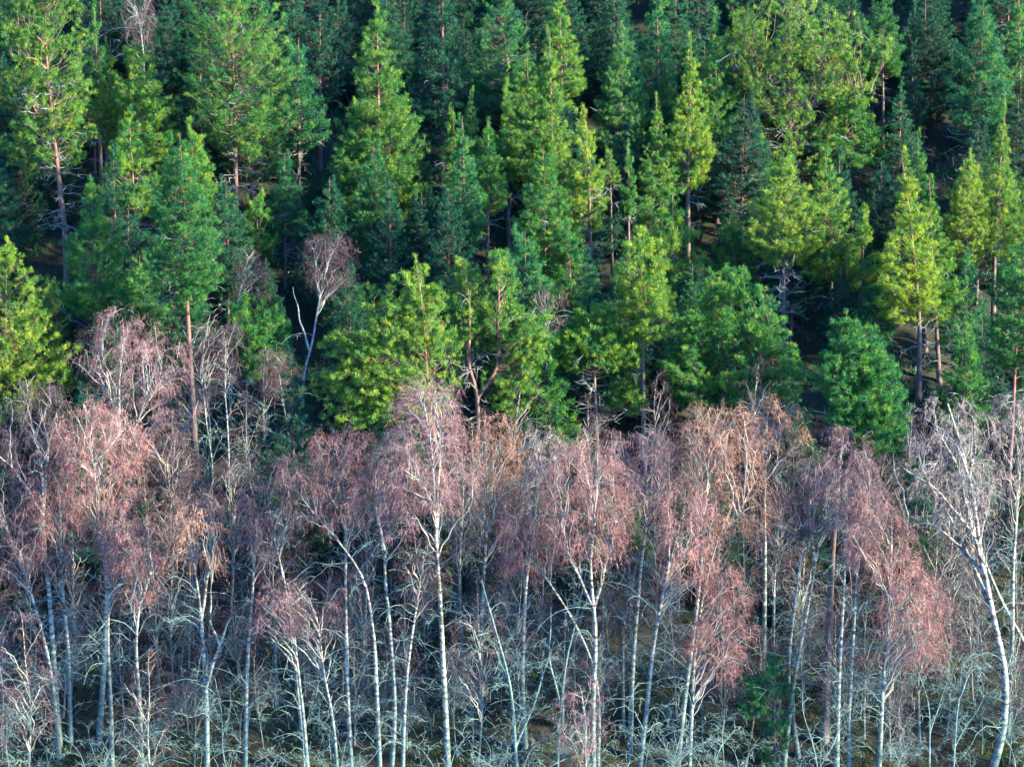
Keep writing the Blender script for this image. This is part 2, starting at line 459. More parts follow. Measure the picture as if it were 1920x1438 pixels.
def birch(root, stems, env, tint='pink', dens=1.0, seed=1, low=1.0, stemmat=None, limbs=7, z_low=1.2, hang=1.2, low_mat=None):
    rng = np.random.default_rng(seed)
    if tint in ('pink', 'rose', 'orange'): dens = dens * 1.12
    SP = []
    for k, (pts, r0) in enumerate(stems):
        P = wobble(resample(pts, 22), rng, 0.35 if k == 0 else 0.7)
        if k:
            P[0] = pts[0]
            P += (SP[0][nearest(np.array([P[0]]), SP[0])[0]] - P[0]) * (1 - np.linspace(0, 1, len(P)) ** 0.7)[:, None] * (1 if np.linalg.norm(SP[0][nearest(np.array([P[0]]), SP[0])[0]] - P[0]) < 0.9 else 0)
        t = np.linspace(0, 1, len(P))
        R = r0 * (1 - 0.82 * t)
        if k == 0: R = R * (1 + 0.3 * np.exp(-t * 25))
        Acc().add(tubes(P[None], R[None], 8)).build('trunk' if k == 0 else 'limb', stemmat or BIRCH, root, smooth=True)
        SP.append(resample(P, 70))
    up = []
    for P in SP:
        q = P[int(len(P) * 0.25):] if P is SP[0] else P[8:]
        up.append(q)
    SPa = np.concatenate(up)
    # primary limbs
    n1 = int(8 + 1.2 * env.area * dens); n1 = min(n1, 46)
    E, az, rr = env.sample(n1, rng, 0.4, 1.4)
    lat = np.linalg.norm(E[:, :2] - SPa[nearest(E, SPa)][:, :2], axis=1)
    Q = E.copy(); Q[:, 2] -= 0.4 + lat * 1.25
    S = SPa[nearest(Q, SPa)]
    d = E - S; L = np.linalg.norm(d, axis=1)
    C = S + d * 0.5; C[:, 2] += 0.16 * L
    Pb = bez(S, C, E, 8); Pb[:, 1:] += rng.normal(size=(n1, 7, 3)) * 0.022 * L[:, None, None]
    Rb = (0.011 + 0.0095 * L)[:, None] * np.linspace(1, .3, 8)[None]
    order = np.argsort(-L)
    big = order[:limbs]; small = order[limbs:]
    for i in big:
        Acc().add(tubes(Pb[i:i + 1], Rb[i:i + 1] * 1.15, 5)).build('limb', BIRCH_LIMB, root, smooth=True)
    fine = Acc().add(tubes(Pb[small], Rb[small], 4)) if len(small) else Acc()
    # secondaries
    n2 = int(np.clip(12.5 * env.area * dens, 40, 400))
    E2, _, _ = env.sample(n2, rng, 0.5, 1.3)
    PP = np.concatenate([Pb[:, 2:].reshape(-1, 3), SPa[-25:]])
    Q = E2.copy(); Q[:, 2] -= 0.25
    S2 = PP[nearest(Q, PP)]
    d2 = E2 - S2; L2 = np.linalg.norm(d2, axis=1)
    lim = np.minimum(1, 1.6 / np.maximum(L2, .01)); E2 = S2 + d2 * lim[:, None]; L2 = L2 * lim
    C2 = (S2 + E2) / 2; C2[:, 2] += 0.25 * L2
    P2 = bez(S2, C2, E2, 4)
    fine.add(ribbons(P2[:, 0], P2[:, 2], P2[:, 3], np.full(n2, 0.020), rng))
    fine.build('branches', BIRCH_LIMB, root, kind='stuff')
    # hanging twigs
    k3 = 6
    ks = np.repeat(np.arange(n2), k3); m = len(ks)
    j = rng.integers(1, 4, m); B0 = P2[ks, j] + rng.normal(size=(m, 3)) * 0.04
    out = nrm(np.stack([B0[:, 0] - env.cx(B0[:, 2]), B0[:, 1] - env.yc, np.zeros(m)], 1))
    ln = rng.uniform(0.35, 0.95, m) * hang
    dr = nrm(out * 0.55 + rng.normal(size=(m, 3)) * 0.38 + np.array([0, 0, 0.1]))
    P1 = B0 + dr * ln[:, None] * 0.45
    Pe = P1 + dr * ln[:, None] * 0.2 + np.array([0, 0, -0.68]) * ln[:, None] * rng.uniform(0.5, 1.3, m)[:, None]
    tone3 = np.repeat(rng.random(n2), k3)
    tw = Acc().add(ribbons(B0, P1, Pe, rng.uniform(0.008, 0.015, m), rng), np.repeat(tone3, 5))
    k4 = 5
    ks4 = np.repeat(np.arange(m), k4); M = len(ks4)
    u = rng.random(M)[:, None]
    A0 = np.where(u < .5, B0[ks4] + (P1 - B0)[ks4] * (u * 2), P1[ks4] + (Pe - P1)[ks4] * (u * 2 - 1))
    dv = nrm(rng.normal(size=(M, 3)) * 0.42 + out[ks4] * 0.25 + np.array([0, 0, -0.6]))
    tw.add(slivers(A0, A0 + dv * rng.uniform(0.12, 0.34, M)[:, None], rng.uniform(0.012, 0.022, M), rng), np.repeat(np.clip(tone3[ks4] * .6 + rng.random(M) * .4, 0, 1), 3))
    tw.build('twigs', TWIG[tint], root, kind='stuff')
    bare_branches(root, SP[0], z_low, env.z[0] + 0.35 * (env.z[-1] - env.z[0]), int(22 * low), rng, low_mat or LICHEN)
    return SP

def bare_branches(root, P, zlo, zhi, n, rng, mat, lmin=0.8, lmax=3.8, nm='bare_branches'):
    ok = P[(P[:, 2] > zlo) & (P[:, 2] < zhi)]
    if n <= 0 or len(ok) < 3: return
    S = ok[rng.integers(0, len(ok), n)]
    a = rng.random(n) * 2 * math.pi
    L = rng.uniform(lmin, lmax, n) * rng.uniform(0.6, 1, n)
    el = rng.uniform(-0.05, 1.0, n)
    D = nrm(np.stack([np.cos(a), np.sin(a) * 0.8, el], 1))
    k = 9
    t = np.linspace(0, 1, k)
    Pd = S[:, None] + D[:, None] * (L[:, None] * t[None])[..., None]
    Pd[..., 2] += (-0.34 * L[:, None] * t[None] ** 2 + 0.12 * L[:, None] * np.sin(t * 3.0)[None])
    walk = np.cumsum(rng.normal(size=(n, k, 3)) * 0.020 * L[:, None, None], 1); walk[:, 0] = 0
    Pd = Pd + walk
    R = (0.006 + 0.0052 * L)[:, None] * np.linspace(1, .35, k)[None]
    ac = Acc().add(tubes(Pd, R, 4))
    m = n * 4
    ks = rng.integers(0, n, m); j = rng.integers(2, k, m)
    B0 = Pd[ks, j]
    Lb = rng.uniform(0.25, 0.9, m) * np.minimum(L[ks], 1.6) * 0.7
    dr = nrm(D[ks] * 0.7 + rng.normal(size=(m, 3)) * 0.55 + [0, 0, -0.08])
    E = B0 + dr * Lb[:, None]; C = (B0 + E) / 2 + [0, 0, 0.05] + rng.normal(size=(m, 3)) * 0.06
    Pb = bez(B0, C, E, 4)
    ac.add(tubes(Pb, np.tile([0.008, 0.007, 0.006, 0.004], (m, 1)), 3))
    q = m * 3
    ks = rng.integers(0, m, q); B1 = Pb[ks, rng.integers(1, 4, q)]
    d3 = nrm(dr[ks] * 0.5 + rng.normal(size=(q, 3)) * 0.6 + [0, 0, -0.1])
    ac.add(slivers(B1, B1 + d3 * rng.uniform(0.12, 0.4, q)[:, None], 0.018, rng))
    ac.build(nm, mat, root, smooth=False, kind='stuff')

# pixel-specified wrappers ---------------------------------------------------
placed = []
def locate(bx, by):
    g = on_ground(bx, by)
    placed.append((g[0], g[1]))
    return g

def to_local(g, pts):
    return np.array([at_depth(x, y, g[1]) - g for x, y in pts])

def env_local(g, rows, depth=1.0, yc=0.0):
    if isinstance(rows[0], list):
        return Multi([env_local(g, r, depth, yc) for r in rows])
    out = []
    for y, l, r in rows:
        a = at_depth(l, y, g[1]) - g; b = at_depth(r, y, g[1]) - g
        out.append((a[2], a[0], b[0]))
    return Env(out, yc, depth)

_seed = [100]
def P(label, base, top, rows, tint='green', rad=None, via=(), forks=(), group='Scots pines on the slope', name='pine_tree', **kw):
    """base, top: pixels; via: trunk pixels from base to top; rows: (y, left, right)"""
    _seed[0] += 1
    g = locate(*base)
    h = (base[1] - top[1]) / px_per_m(g[1])
    root = empty(name, g, label, 'tree', group)
    path = to_local(g, [base] + list(via) + [top]); path[0] = (0, 0, -0.3)
    r = rad or 0.055 + 0.0085 * h
    st = [(path, r)] + [(to_local(g, f), r * 0.55) for f in forks]
    if len(rows) and isinstance(rows[0], (int, float)):      # conical: (half width, crown bottom y)
        pm = px_per_m(g[1])
        P_ = wobble(resample(path, 18), np.random.default_rng(_seed[0]), 0.25)
        t = np.linspace(0, 1, 18)
        Acc().add(tubes(P_[None], (r * (1 - .93 * t) * (1 + .35 * np.exp(-25 * t)))[None], 8)).build('trunk', PINE, root, smooth=True)
        hw, yb = rows[0] / pm, rows[1]
        hc = (yb - top[1]) / pm / math.cos(PITCH)
        mid = P_[np.argmin(np.abs(P_[:, 2] - (P_[-1, 2] - hc * .6)))]
        if kw.get('silver'):
            q = resample(P_, 60); zz = P_[-1, 2] - hc
            bare_branches(root, q, zz - 3.0, zz + .6, 26, np.random.default_rng(5), BIRCH_LIMB, .5, 1.7, nm='silvery_branches')
        crown_copy(root, (P_[-1] * .45 + mid * .55)[:2], P_[-1, 2] + 0.1, hc, hw, tint, _seed[0], kw.get('dead', 1.0), P_)
        return root
    yc = kw.pop('yc', 0.0); depth = kw.pop('depth', 1.0)
    pine(root, st, env_local(g, rows, depth, yc), tint=tint, seed=_seed[0], **kw)
    return root

CONE = [(0, .03), (.06, .09), (.16, .22), (.32, .44), (.5, .68), (.68, .90), (.82, 1.0), (.93, .85), (1, .5)]
OVAL = [(0, .05), (.06, .16), (.16, .34), (.32, .60), (.5, .84), (.68, 1.0), (.82, .95), (.93, .7), (1, .4)]
crowns = []
def crown_protos():
    """a dozen young-pine crowns; every conical pine wears one of them, stretched to its own height and width"""
    k = 0
    for prof, sizes in ((CONE, ((4.2, 0.9), (5.2, 1.3), (6.0, 1.9), (9.0, 1.7), (9.0, 2.5), (13.0, 2.9))), (OVAL, ((5.0, 1.5), (6.5, 2.4), (9.5, 2.2)))):
        for hc, hw in sizes:
            rows = [(hc - f * hc + 3, -hw * w, hw * w) for f, w in prof]
            en = Env(rows); en.lum = .55
            tmp = bpy.data.objects.new('tmp', None); col.objects.link(tmp)
            pine(tmp, [(np.array([[0, 0, 0], [0, 0, 3 + hc * .5], [0, 0, 3 + hc]]), .1)], en, seed=300 + k, dead=0, nostem=True, dens=1.15)
            parts = {c.name.split('.')[0]: c.data for c in tmp.children}
            for c in list(tmp.children): bpy.data.objects.remove(c)
            bpy.data.objects.remove(tmp)
            crowns.append((hc, hw, parts)); k += 1

def crown_copy(root, xy, ztop, hc, hw, tint, seed, dead, P_):
    rng = np.random.default_rng(seed)
    if not crowns: crown_protos()
    sc_ = sorted(range(len(crowns)), key=lambda i: abs(math.log((crowns[i][1] / crowns[i][0]) / (hw / hc))) + .7 * abs(math.log(crowns[i][0] / hc)) + rng.uniform(0, .2))
    ch, cw, parts = crowns[sc_[0]]
    rz = rng.uniform(0, 6.28)
    for nm, me in parts.items():
        o = bpy.data.objects.new(nm, me); col.objects.link(o); o.parent = root
        s_z = hc / ch; s_x = hw / cw
        o.scale = (s_x * rng.uniform(.98, 1.02), s_x, s_z)
        o.location = (xy[0], xy[1], ztop - (3 + ch) * s_z); o.rotation_euler = (0, 0, rz)
        if nm == 'crown':
            o.material_slots[0].link = 'OBJECT'; o.material_slots[0].material = NEEDLE[tint]
        else:
            o['kind'] = 'stuff'
    nd = int(16 * dead)
    zb = ztop - hc
    ok = P_ if nd == 0 else resample(P_, 60)
    ok = ok[(ok[:, 2] > max(zb - 2.8, 1)) & (ok[:, 2] < zb + hc * .4)]
    if nd and len(ok) > 2:
        S = ok[rng.integers(0, len(ok), nd)]
        a = rng.random(nd) * 2 * math.pi
        Ld = rng.uniform(0.6, 1.0, nd) * min(max(hw * .95, .6), 2.4)
        D = np.stack([np.cos(a), np.sin(a) * 0.9, rng.uniform(-0.35, 0.25, nd)], 1)
        E2 = S + D * Ld[:, None]
        Pd = bez(S, (S + E2) / 2 + np.array([0, 0, 0.12]) * Ld[:, None], E2, 6); Pd[:, 1:] += rng.normal(size=(nd, 5, 3)) * 0.05 * Ld[:, None, None]
        ac = Acc().add(tubes(Pd, (0.012 + 0.008 * Ld)[:, None] * np.linspace(1, .3, 6)[None], 3))
        ks = np.repeat(np.arange(nd), 9)
        B0 = Pd[ks, rng.integers(1, 6, len(ks))]
        dr = nrm(nrm(D)[ks] * 0.6 + rng.normal(size=(len(ks), 3)) * 0.6)
        ac.add(slivers(B0, B0 + dr * rng.uniform(0.25, 0.75, len(ks))[:, None], 0.022, rng))
        ac.build('dead_branches', DEAD, root, kind='stuff')

def project(p):
    d = np.asarray(p, float) - CAM
    c, s_ = math.cos(PITCH), math.sin(PITCH)
    f = d[1] * c + d[2] * s_; u = -d[1] * s_ + d[2] * c
    k = math.tan(HF / 2) / (W / 2)
    return W / 2 + d[0] / f / k, H / 2 - u / f / k

def B(label, base, path, rows, tint='pink', rad=None, forks=(), group='birches along the foot of the slope', name='birch_tree', **kw):
    """path: trunk pixels from base upwards (base excluded)"""
    _seed[0] += 1
    g = locate(*base)
    h = (base[1] - path[-1][1]) / px_per_m(g[1])
    root = empty(name, g, label, 'tree', group)
    pts = to_local(g, [base] + list(path)); pts[0] = (0, 0, -0.3)
    r = (rad * 1.12 if rad else 0.055 + 0.0068 * h)
    fr = kw.pop('fr', .62)
    st = [(pts, r)] + [(to_local(g, f), r * fr) for f in forks]
    birch(root, st, env_local(g, rows), tint=tint, seed=_seed[0], **kw)
    return root

# ------------------------------------------------------------ pines, front row (their trunks come down behind the birches)
P('broad bushy pine with yellow-lit crown, cut off by the left edge at mid height', (15, 880), (8, 450), [(452, -10, 25), (500, -60, 62), (560, -100, 105), (630, -140, 138), (690, -150, 148), (740, -120, 110), (790, -70, 60)], 'yellow', dens=1.2, tuft=1.15)
P('slender pine with long bare orange trunk above the round-headed pink birch', (369, 900), (335, 252), (78, 575, 6), 'green', via=[(361, 760), (352, 600), (346, 440)], dead=1.3)
P('conical pine with reddish trunk directly behind the left rounded pink birch', (192, 850), (170, 335), (76, 590), 'green', via=[(184, 640), (180, 500)])
P('small round-headed deep green pine with bare orange trunk beside the forked grey birch', (466, 880), (462, 550), [(551, 450, 480), (575, 432, 515), (610, 425, 538), (650, 425, 548), (690, 440, 530), (710, 455, 500)], 'green', via=[(462, 760), (464, 660)], tuft=1.2, dens=1.15)
P('broad light green pine left of the crooked forked pine', (862, 1150), (778, 478), [[(478, 770, 790), (500, 745, 800), (540, 725, 812), (600, 715, 830)], [(545, 665, 690), (560, 660, 740), (600, 680, 790), (640, 690, 820)], [(600, 700, 850), (640, 650, 855), (700, 640, 850), (760, 640, 820)], [(630, 620, 650), (660, 600, 690), (720, 580, 720), (770, 578, 720), (805, 600, 700)]], 'yellow', via=[(857, 1060), (845, 960), (822, 870), (808, 780), (800, 680), (792, 580)], forks=[[(812, 800), (760, 700), (700, 610)]], tuft=1.2, dens=1.05, rise=.6, yc=.2, depth=.85)
P('crooked forked pine with bent orange trunk and two pointed light green tops', (893, 960), (870, 488), [[(488, 862, 880), (505, 850, 895), (530, 838, 905), (570, 828, 915), (600, 830, 915)], [(468, 930, 943), (490, 922, 952), (520, 912, 965), (560, 910, 975), (600, 905, 985)], [(575, 860, 985), (600, 840, 1020), (630, 830, 1035), (650, 840, 1030)], [(620, 825, 862), (660, 822, 866), (700, 830, 860)], [(650, 915, 985), (700, 912, 1010), (750, 915, 1005), (780, 930, 980)], [(590, 990, 1030), (630, 960, 1042), (680, 960, 1035)]], 'yellow', rad=.2, twisty=8, via=[(893, 850), (896, 760), (893, 730), (880, 690), (880, 620), (880, 560)], forks=[[(896, 745), (930, 690), (933, 600), (936, 470)], [(882, 690), (850, 720)]], tuft=1.2, dens=1.0, rise=.6, yc=.7, depth=.8)
P('flat-tiered pine with grey dead limbs and bare red trunk, right of the crooked pine', (1122, 900), (1112, 572), [[(574, 1080, 1130), (595, 1070, 1155), (630, 1065, 1175), (665, 1070, 1170)], [(615, 1045, 1110), (650, 1035, 1120), (690, 1040, 1105)], [(620, 1160, 1195), (650, 1150, 1212), (690, 1150, 1210)], [(720, 1140, 1200), (745, 1125, 1215), (775, 1130, 1212)]], 'green', rad=.17, via=[(1117, 780), (1114, 670)], forks=[[(1122, 800), (1160, 770), (1195, 775)]], tuft=1.15, dead=1.6, rise=.4, yc=.4, dens=1.9, twisty=9)
P('yellow-green pine with lobed pointed crown between the flat-tiered pine and the big dark-green pine', (1208, 900), (1200, 428), [(430, 1190, 1212), (460, 1165, 1240), (500, 1152, 1255), (550, 1150, 1262), (600, 1165, 1262), (640, 1180, 1240)], 'yellow', via=[(1206, 740), (1204, 600)], tuft=1.2, dens=1.15)
P('big broad-crowned pine with several leaning stems above the brownish birches', (1350, 900), (1362, 500), [[(500, 1345, 1385), (520, 1320, 1405), (560, 1305, 1420), (620, 1295, 1430)], [(530, 1400, 1425), (560, 1400, 1450), (600, 1410, 1475), (650, 1420, 1495), (700, 1430, 1512), (740, 1440, 1500)], [(545, 1290, 1310), (580, 1260, 1330), (640, 1240, 1350), (700, 1232, 1360), (760, 1260, 1370)], [(600, 1330, 1430), (680, 1320, 1440), (750, 1330, 1430)]], 'green', rad=.18, via=[(1352, 780), (1356, 650)], forks=[[(1375, 800), (1405, 700), (1440, 620)], [(1340, 800), (1310, 700), (1290, 620)]], tuft=1.3, dens=1.25, rise=.6)
P('bushy pine with light-tipped tufts standing right of the big broad-crowned pine', (1545, 1390), (1588, 588), [[(588, 1578, 1598), (612, 1560, 1615), (660, 1545, 1630), (720, 1540, 1640)], [(612, 1625, 1648), (650, 1625, 1665), (700, 1630, 1690), (760, 1620, 1706), (800, 1610, 1705), (830, 1620, 1680)], [(660, 1530, 1580), (710, 1525, 1620), (770, 1540, 1640), (820, 1570, 1640)]], 'green', rad=.24, bark=PINE_DULL, via=[(1552, 1250), (1560, 1050), (1573, 880), (1577, 760)], tuft=1.3, dens=1.3, dead=.6)
P('pine with long orange trunk beside the white birch stem at the right edge', (1886, 1060), (1925, 445), [(448, 1905, 1945), (500, 1870, 1975), (560, 1848, 1990), (630, 1845, 1985), (690, 1862, 1960)], 'green', rad=.17, via=[(1892, 900), (1900, 780), (1905, 640)], tuft=1.2)
# ------------------------------------------------------------ pines, middle rows
P('lit conical pine with a ring of bare silvery branches under its crown', (1470, 700), (1470, 292), (78, 492), 'yellow', via=[(1470, 560)], dead=2.2, silver=True)
P('green pine with blunt top close behind the conical pine with silvery bare branches', (1565, 660), (1545, 276), (66, 520), 'green')
P('tall narrow yellow-green pine leading the right-hand group, reddish trunk below', (1722, 752), (1690, 282), (66, 600, 8), 'yellow', via=[(1724, 640)], dens=1.15)
P('darker spire of a pine peeking over the tall narrow pine of the right-hand group', (1735, 660), (1720, 246), (38, 520), 'green')
P('small dull yellow pine with soft rounded tip near the right edge', (1805, 700), (1820, 284), (50, 500), 'yellow')
P('slim pine with red trunk and the highest spire near the right edge', (1862, 640), (1886, 192), (44, 470, -6), 'yellow', via=[(1868, 400)])
P('short conical pine filling the gap left of the right-hand group', (1618, 700), (1618, 388), (34, 540), 'yellow')
P('green pine with drooping right side on the right of the right-hand group', (1762, 720), (1742, 335), (58, 610), 'yellow')
P('lit pine column cut off by the right edge', (1930, 700), (1926, 292), (52, 560), 'yellow')
P('dark pine under the slim spire near the right edge', (1800, 720), (1812, 470), (48, 660), 'teal')
P('thin-topped pine in the centre with a slim bare pink trunk', (1110, 600), (1092, 200), [(202, 1086, 1098), (240, 1070, 1108), (262, 1075, 1122), (300, 1070, 1128), (340, 1062, 1135), (400, 1055, 1140), (440, 1065, 1130)], 'yellow', via=[(1107, 460), (1104, 340)])
P('little yellow pine tip beside the thin-topped central pine', (1150, 560), (1142, 276), (20, 345), 'yellow', dens=1.6)
P('sparse narrow pine spike with gaps between its whorls', (1180, 560), (1178, 268), (19, 400), 'green', dens=.8, sparse=1)
P('narrow pine column right of the sparse spike', (1217, 620), (1218, 306), (26, 440), 'yellow')
P('broad conical sunny pine above the yellow-green lobed pine', (1268, 680), (1259, 322), (72, 560), 'yellow', dens=1.2)
P('slender sunny pine standing alone against the dark gap, right of centre', (1243, 500), (1230, 178), (36, 375), 'green')
P('tall narrow pine with long red trunk left of the great spreading pine', (1290, 500), (1297, 66), (46, 345), 'yellow', via=[(1290, 350)])
P('tall lit pine with crown top just below the upper frame, centre', (1040, 500), (1030, 54), (46, 380), 'yellow')
P('pale leading pine with short red trunk patch, left of the tall lit central pine', (990, 500), (989, 104), (56, 345), 'yellow', via=[(989, 300)])
P('pine with cut-off top, right of the tall lit central pine', (1060, 420), (1048, -30), (50, 200), 'green')
P('small side spire left of the pale leading pine', (955, 470), (950, 155), (28, 330), 'green')
P('yellowest pine of the pair in the centre-left group, slightly behind', (885, 500), (882, 167), (42, 400), 'yellow')
P('bluish-green conical pine in front of the yellowest pine', (870, 620), (867, 218), (50, 470), 'teal', via=[(870, 450)], dens=1.2)
P('short olive spire left of the bluish-green conical pine', (848, 500), (850, 200), (28, 360), 'yellow')
P('full soft-topped pine below the pale leading pine', (1025, 660), (1018, 273), (60, 520), 'green', dens=1.2)
P('green pine with exposed red trunk right of the bluish-green conical pine', (914, 560), (915, 228), (38, 400), 'green')
P('conical pine with hazy grey lower branches below the giant pine', (703, 600), (700, 272), (50, 490), 'teal', dead=1.6)
P('tapering green pine against the left flank of the giant pine', (680, 520), (678, 150), (46, 380), 'green')
P('giant tapering pine with its yellow top touching the upper frame, left of centre', (716, 520), (705, -22), (100, 430, 8), 'yellow', dens=1.1, rad=.2)
P('thin dark green pine spire left of the hazy conical pine', (637, 530), (637, 314), (28, 440), 'green')
P('dark blue-green conical pine standing in the shaded gap on the left', (535, 540), (533, 288), (42, 450), 'teal', dens=1.2)
P('small bright green pine tip above the pink forked birch', (482, 580), (481, 360), (42, 500), 'green', dens=1.2)
P('huge round-shouldered pine with orange trunk patch, top cut off, on the upper left', (444, 520), (428, -70), [(-70, 410, 450), (-20, 360, 490), (40, 340, 535), (100, 350, 550), (160, 340, 570), (200, 350, 590), (240, 370, 560), (290, 400, 500)], 'green', rad=.2, via=[(442, 330), (437, 120)], dead=2.0, twisty=14)
P('soft grey-green pine between the two giant pines of the upper left', (257, 520), (247, 82), [(84, 240, 256), (120, 222, 285), (170, 212, 318), (220, 205, 335), (280, 240, 370), (330, 260, 400)], 'green', via=[(252, 330)])
P('conical pine with pale twiggy foot, in front of the soft grey-green pine', (262, 600), (240, 204), (62, 400, 2), 'green', via=[(255, 430)], dead=2.0)
P('dark pine shoulder right of the slender tall pine', (392, 580), (353, 223), [(225, 345, 360), (270, 340, 385), (320, 345, 405), (370, 345, 425), (420, 350, 432), (470, 360, 415)], 'green')
P('giant sunlit pine at the upper left with long orange trunk and bare curving limbs', (126, 580), (80, -90), [(-90, 50, 110), (-30, 10, 150), (40, -10, 150), (110, -30, 165), (170, -20, 182), (230, 0, 178), (290, 0, 170), (335, 20, 100)], 'yellow', rad=.2, yc=1.3, depth=.8, twisty=10, via=[(121, 430), (103, 280), (93, 180), (84, 80)], forks=[[(98, 200), (75, 215), (55, 180)], [(84, 85), (60, 65), (32, 55)], [(86, 130), (60, 110), (30, 108)]], dead=2.6, dens=.95, tuft=1.15)
P('slim light pine tip in the notch right of the giant sunlit pine', (192, 400), (178, 3), (22, 180), 'green', dens=1.15)
P('yellow-green pine pressed against the right side of the giant sunlit pine', (196, 480), (205, 75), (36, 270), 'yellow')
P('shaded teal pine with pinkish trunk showing through, top centre', (1166, 380), (1170, 46), (54, 300), 'teal', via=[(1165, 200)], dead=1.3)
P('great spreading pine with twisted grey limbs and dome-shaped crown, upper right', (1482, 420), (1485, -30), [(-32, 1420, 1530), (0, 1370, 1590), (50, 1340, 1635), (110, 1335, 1648), (170, 1350, 1640), (220, 1340, 1655), (270, 1380, 1660), (310, 1430, 1600)], 'yellow', rad=.24, via=[(1480, 240), (1478, 100)], forks=[[(1480, 250), (1430, 180), (1390, 100)], [(1480, 240), (1540, 150), (1590, 70)], [(1480, 190), (1400, 140), (1345, 130)], [(1480, 200), (1560, 190), (1630, 170)]], dead=3.5, twisty=34, rise=.5, tuft=1.15, dens=.85, yc=.6)
P('thin-crowned pine just right of the great spreading pine', (1655, 320), (1656, -8), (44, 150), 'green', via=[(1655, 140)])
P('pale teal pine with long bare lower branches, upper right', (1828, 380), (1845, -12), (66, 270, 0), 'teal', via=[(1835, 200)], dead=2.6)
P('muted pine with dark trunk at the top, left of the tall lit central pine', (952, 340), (925, -60), (72, 210, 10), 'teal', via=[(953, 140)], dead=1.6)
P('dim green pine low on the left flank of the great spreading pine', (1416, 460), (1415, 190), (40, 400), 'teal')
P('dark small pine standing in the shade between two upper right pines', (1715, 350), (1710, 77), (34, 260), 'dark')
P('broad green pine skirt below the great spreading pine', (1590, 430), (1600, 170), (64, 320), 'green')
P('dusky pine in the upper frame right of centre', (1240, 330), (1228, -60), (56, 260), 'teal')
P('deep green pine behind the tall narrow pine with the red trunk', (1345, 420), (1340, 20), (56, 330), 'green')
P('dim pine at the upper frame left of the giant tapering pine', (600, 320), (600, -60), (48, 180), 'dark', dead=2)
P('blue-shaded pine right of the giant tapering pine at the top', (830, 360), (830, -70), (62, 260), 'dark', dead=2.2)
P('low wide green pine right of the round-shouldered giant', (560, 380), (560, 70), (52, 270), 'teal')
P('shaded pine in the upper right corner', (1915, 330), (1908, -40), (60, 280), 'teal')
P('dull green bushy pine in the middle behind the central thin-topped pine', (1075, 700), (1066, 420), (56, 600), 'green')
P('shadowy green pine under the conical sunny pine, right of centre', (1370, 640), (1380, 410), (48, 560), 'green')
P('deep green pine between the two groups, left of the sunny right-hand group', (1655, 720), (1640, 520), (46, 650), 'teal')
P('green pine low on the left behind the orange-trunked slender pine', (265, 780), (262, 480), (50, 640), 'teal', dead=1.6)
P('shaded pine low behind the forked grey birch', (640, 760), (650, 500), (50, 640), 'dark', dead=1.6)
P('dim pine crowded behind the top of the crooked forked pine', (980, 720), (985, 430), (52, 620), 'teal')
P('low shaded pine in the hollow right of the bushy pine with light tips', (1800, 900), (1812, 600), (62, 820), 'green')
P('deep green low pine in the gap between the crooked pine and the flat-tiered pine', (1030, 930), (1030, 632), (56, 850), 'green')
P('dark evergreen pine behind the birch crowns at right', (1700, 1150), (1722, 860), (70, 1080), 'dark')
P('small dark pine hidden between the brownish and the pink birch crowns', (1490, 1000), (1495, 760), (50, 940), 'dark')
P('small bright green pine sapling growing among the birch stems at the lower right', (1452, 1440), (1452, 1232), [[(1232, 1444, 1460), (1260, 1425, 1478), (1300, 1405, 1490)], [(1270, 1395, 1420), (1310, 1385, 1430), (1340, 1388, 1450)], [(1330, 1430, 1495), (1380, 1425, 1480), (1440, 1425, 1470)]], 'teal', tuft=.75, dens=1.5, dead=1, group='')

# ------------------------------------------------------------ birches
B('tall round-headed pink birch with white forked trunk, highest crown on the left', (233, 1120), [(222, 900), (224, 780), (225, 700), (230, 625)], [(575, 200, 250), (600, 170, 300), (650, 155, 345), (700, 160, 368), (760, 185, 375), (820, 190, 370), (850, 220, 340)], 'pink', forks=[[(224, 880), (265, 775), (292, 730), (302, 680)], [(224, 820), (200, 700), (190, 665)]], dens=1.15)
B('pink birch with wide V-shaped fork below the round-headed birch', (185, 1385), [(198, 1180), (201, 1080), (183, 980), (176, 870), (165, 830), (145, 785)], [(750, 120, 160), (775, 95, 240), (820, 85, 272), (880, 90, 275), (930, 110, 270), (970, 130, 220)], 'rose', forks=[[(178, 872), (215, 828), (240, 800)], [(178, 900), (135, 850), (112, 800)]], dens=1.2)
B('greyish-pink birch at the far left below the bushy pine', (112, 1400), [(98, 1200), (83, 1000), (75, 850), (62, 800), (52, 755)], [(706, 40, 90), (730, 12, 120), (780, 0, 132), (840, -5, 130), (900, 5, 110)], 'purple', forks=[[(80, 960), (85, 850), (72, 770)], [(84, 960), (30, 880), (5, 840)]])
B('thin birch with dark-banded white trunk and small rosy crown at far left', (133, 1400), [(128, 1250), (117, 1100), (113, 980), (108, 905)], [(872, 80, 140), (900, 45, 165), (950, 30, 175), (1000, 35, 170), (1060, 60, 150)], 'rose')
B('leaning grey birch entering from the left edge', (112, 1420), [(92, 1240), (58, 1120), (28, 1040), (5, 960)], [(890, -40, 40), (930, -60, 60), (1000, -50, 80), (1080, -30, 90)], 'purple', low=1.6)
B('purple-tinged small birch with its top in the left foreground gap', (210, 1440), [(208, 1300), (202, 1180), (205, 1080), (210, 1010)], [(950, 190, 240), (980, 175, 270), (1040, 180, 280), (1100, 190, 260)], 'pink')
